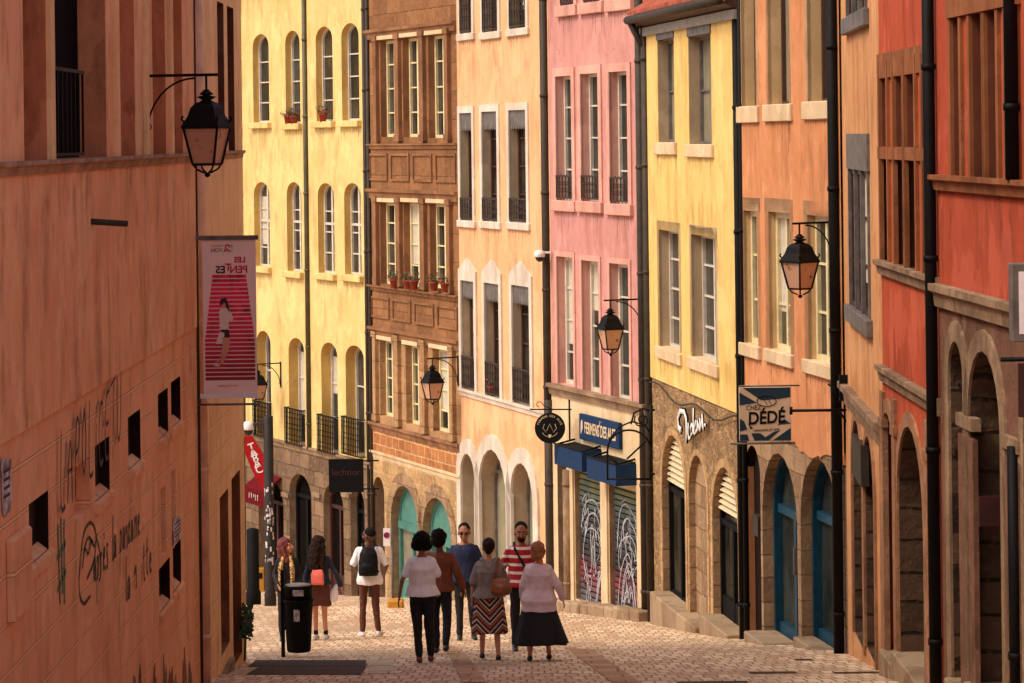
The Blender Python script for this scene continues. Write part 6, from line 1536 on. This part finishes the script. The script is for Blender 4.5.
for s_, sz, x, y, of in (('CHEZ', .095, 14.5, 20.5, 0), ('DÉDÉ', .235, 27, 31, .006), ('restaurant et cave', .055, 27, 42.5, 0)):
    me = put_text(s_, sz, None, r, x/52*w_, -.0195, (54-y)/54*h_, extrude=.001, offset=of, shear=.1, xs=.85, rot=R(3)); link('sign_letter', me, M['black'], o)
m = MB(); m.tube([(27.5/52*w_+.13*math.cos(a), -.019, (54-14)/54*h_+.07*math.sin(a)-.0) for a in [2*math.pi*i/20 for i in range(20)]], .005, 5, closed=True)
for k in (-.04, .02): m.tube([(27.5/52*w_+k-.02, -.019, (54-14)/54*h_+.06), (27.5/52*w_+k+.05, -.019, (54-14)/54*h_-.05)], .004, 4)
m.build('sign_emblem', M['black'], o)
m = MB(); m.tube([(-.12, 0, -.03), (w_+.05, 0, -.03)], .016, 6); m.tube([(0, 0, h_+.015), (w_+.12, 0, h_+.015)], .012, 6); m.build('sign_rod', M['lead'], r)
# long iron arms on the orange house
def arm(px0, px1, py, D, label):
    a, b_ = at(px0, py, D), at(px1, py, D); r = empty('sign_hanger', b_, 0, label, 'iron arm'); m = MB(); m.tube([(0, 0, 0), (a.x-b_.x, 0, 0)], .02, 7)
    m.tube([(a.x-b_.x, 0, -.05), (a.x-b_.x, 0, .05)], .022, 7); m.box(-.05, .06, -.04, .04, -.22, .12); m.tube([(-.02, 0, -.2), (-.12, 0, -.05), (-.2, 0, 0)], .015, 6); m.build('bar', M['iron'], r)
arm(791, 850, 410, 37.3, 'straight black iron arm reaching left from the pipe beside the CHEZ DEDE sign'); arm(897, 843, 384, 37.0, 'straight black iron arm reaching right across the tan house')
# white box sign and dark red sign at the right edge
D = 21.5; r, o, w_, h_ = flag_sign(U, 1010.5, 1052, 263, 341, D, 'box_sign', 'pale box sign with a dark metal edge at the right edge of the picture', 'sign', M['lead'], .16)
m = MB(); m.box(.05, w_-.05, -.085, -.081, .06, h_-.06); m.build('sign_face', M['tee_w'], o)
m = MB(); m.box(w_, w_+.5, -.02, .02, h_-.2, h_-.16); m.box(w_, w_+.5, -.02, .02, .16, .2); m.build('sign_bracket', M['iron'], r)
r, o, w_, h_ = flag_sign(U, 1018, 1046, 363, 417, 21.4, 'hanging_sign', 'dark red hanging sign below the pale box sign at the right edge', 'sign', M['reddoor'], .04)
g = MB(); strokes([[(.2, .8), (.5, .6), (.3, .45), (.7, .35)], [(.7, .8), (.4, .6), (.6, .3)], [(.3, .3), (.6, .2), (.7, .1)]], .006, g, -.023, lambda a, b: (a*.12+.02, b*h_)); g.build('sign_emblem', M['red_sign'], o)
m = MB(); m.tube([(-.13, 0, h_+.03), (w_+.5, 0, h_+.03)], .02, 6); m.build('sign_rod', M['iron'], r)
# dome camera on the peach pipe
c = at(539.5, 255, 54.6); r = empty('security_camera', c, 0, 'small white dome security camera beside the drainpipe of the pale orange house', 'camera')
m = MB(); m.lathe([(.03, .10), (.10, .07), (.11, -.03), (.10, -.04)], (0, 0, 0), 14); m.box(0, .22, -.02, .02, .03, .07); o = m.build('camera_housing', M['whitepaint'], r)
m = MB(); v_, f_ = ell_prim((0, 0, -.045), (.085, .085, .09), 8); m.add(v_, f_, 0, True); m.build('camera_dome', M['lens'], o)

# ------------------------------------------------------------------ flower pots
def pots(f, px, py, y, label, fl='flower', n=1, red=True):
    for i in range(n):
        u, z = f.uz(px+i*6, py, y); r = empty('flower_pot', f.world(u, y, z), math.atan2(f.ex.y, f.ex.x), label[i] if isinstance(label, list) else label, 'flower pot', 'flower pots on window sills')
        m = MB(); m.lathe([(.07, 0), (.10, .17), (.115, .17), (.115, .20), (.09, .20)], (0, 0, 0), 12); m.build('pot', M['pot'], r)
        random.seed(int(px*3)+i); lf = MB(); fl_ = MB()
        for k in range(90):
            d = Vector((random.gauss(0, 1), random.gauss(0, 1), abs(random.gauss(0, 1)))).normalized(); p = Vector((0, 0, .2))+d*random.uniform(.05, .24); s = random.uniform(.02, .045)
            a = Vector((random.uniform(-1, 1), random.uniform(-1, 1), random.uniform(-1, 1))).normalized()*s; b_ = a.cross(d).normalized()*s*.5
            (fl_ if (k % 4 == 0 and red) else lf).add([p-a, p+b_, p+a, p-b_], [(0, 1, 2, 3)])
        lf.build('foliage', M['leaf'], r)
        if red: fl_.build('flowers', M['flower'], r)
zs = -.06
pots(Y, 288, 124, zs, ['leafy pot on the sill of the second top window of the yellow house, left one', 'flower pot on the sill of the second top window of the yellow house, right one'], n=2)
pots(Y, 323, 122, zs, 'red flower pot on the third top window sill of the yellow house')
pots(B, 394, 288, zs-.08, 'red flower pot under the left middle window of the brown house'); pots(B, 408, 289, zs-.08, 'left flower pot under the centre middle window of the brown house'); pots(B, 414, 289.5, zs-.08, 'right flower pot under the centre middle window of the brown house')
pots(B, 434, 291, zs-.08, 'left flower pot under the right middle window of the brown house'); pots(B, 445, 292, zs-.08, 'right flower pot under the right middle window of the brown house')
pots(P, 493, 396, .05, 'red flower pot behind the railing of the middle low window of the pale orange house')
# ivy tuft at the foot of the ochre house
g_ = Vector((-3.56, 36.4, gz(36.4)+.35)); r = empty('wall_plant', g_, 0, 'small leafy green plant growing at the foot of the ochre house door recess', 'plant')
lf = MB(); random.seed(3)
for k in range(110):
    p = Vector((random.uniform(-.03, .10), random.gauss(0, .12), random.uniform(0, .42))); s = random.uniform(.03, .06); a = Vector((random.uniform(-1, 1), random.uniform(-1, 1), random.uniform(-1, 1))).normalized()*s; b_ = a.cross(Vector((.3, -.8, .2))).normalized()*s*.6
    lf.add([p-a, p+b_, p+a, p-b_], [(0, 1, 2, 3)])
lf.build('leaves', M['leaf'], r)
m = MB()
for k in range(5): m.tube([(0, random.uniform(-.1, .1), -.3), (.02, random.uniform(-.1, .1), .1), (random.uniform(0, .08), random.uniform(-.15, .15), .38)], .008, 5)
m.build('stems', M['leaf'], r)
bpy.data.scenes.remove(side_scene)
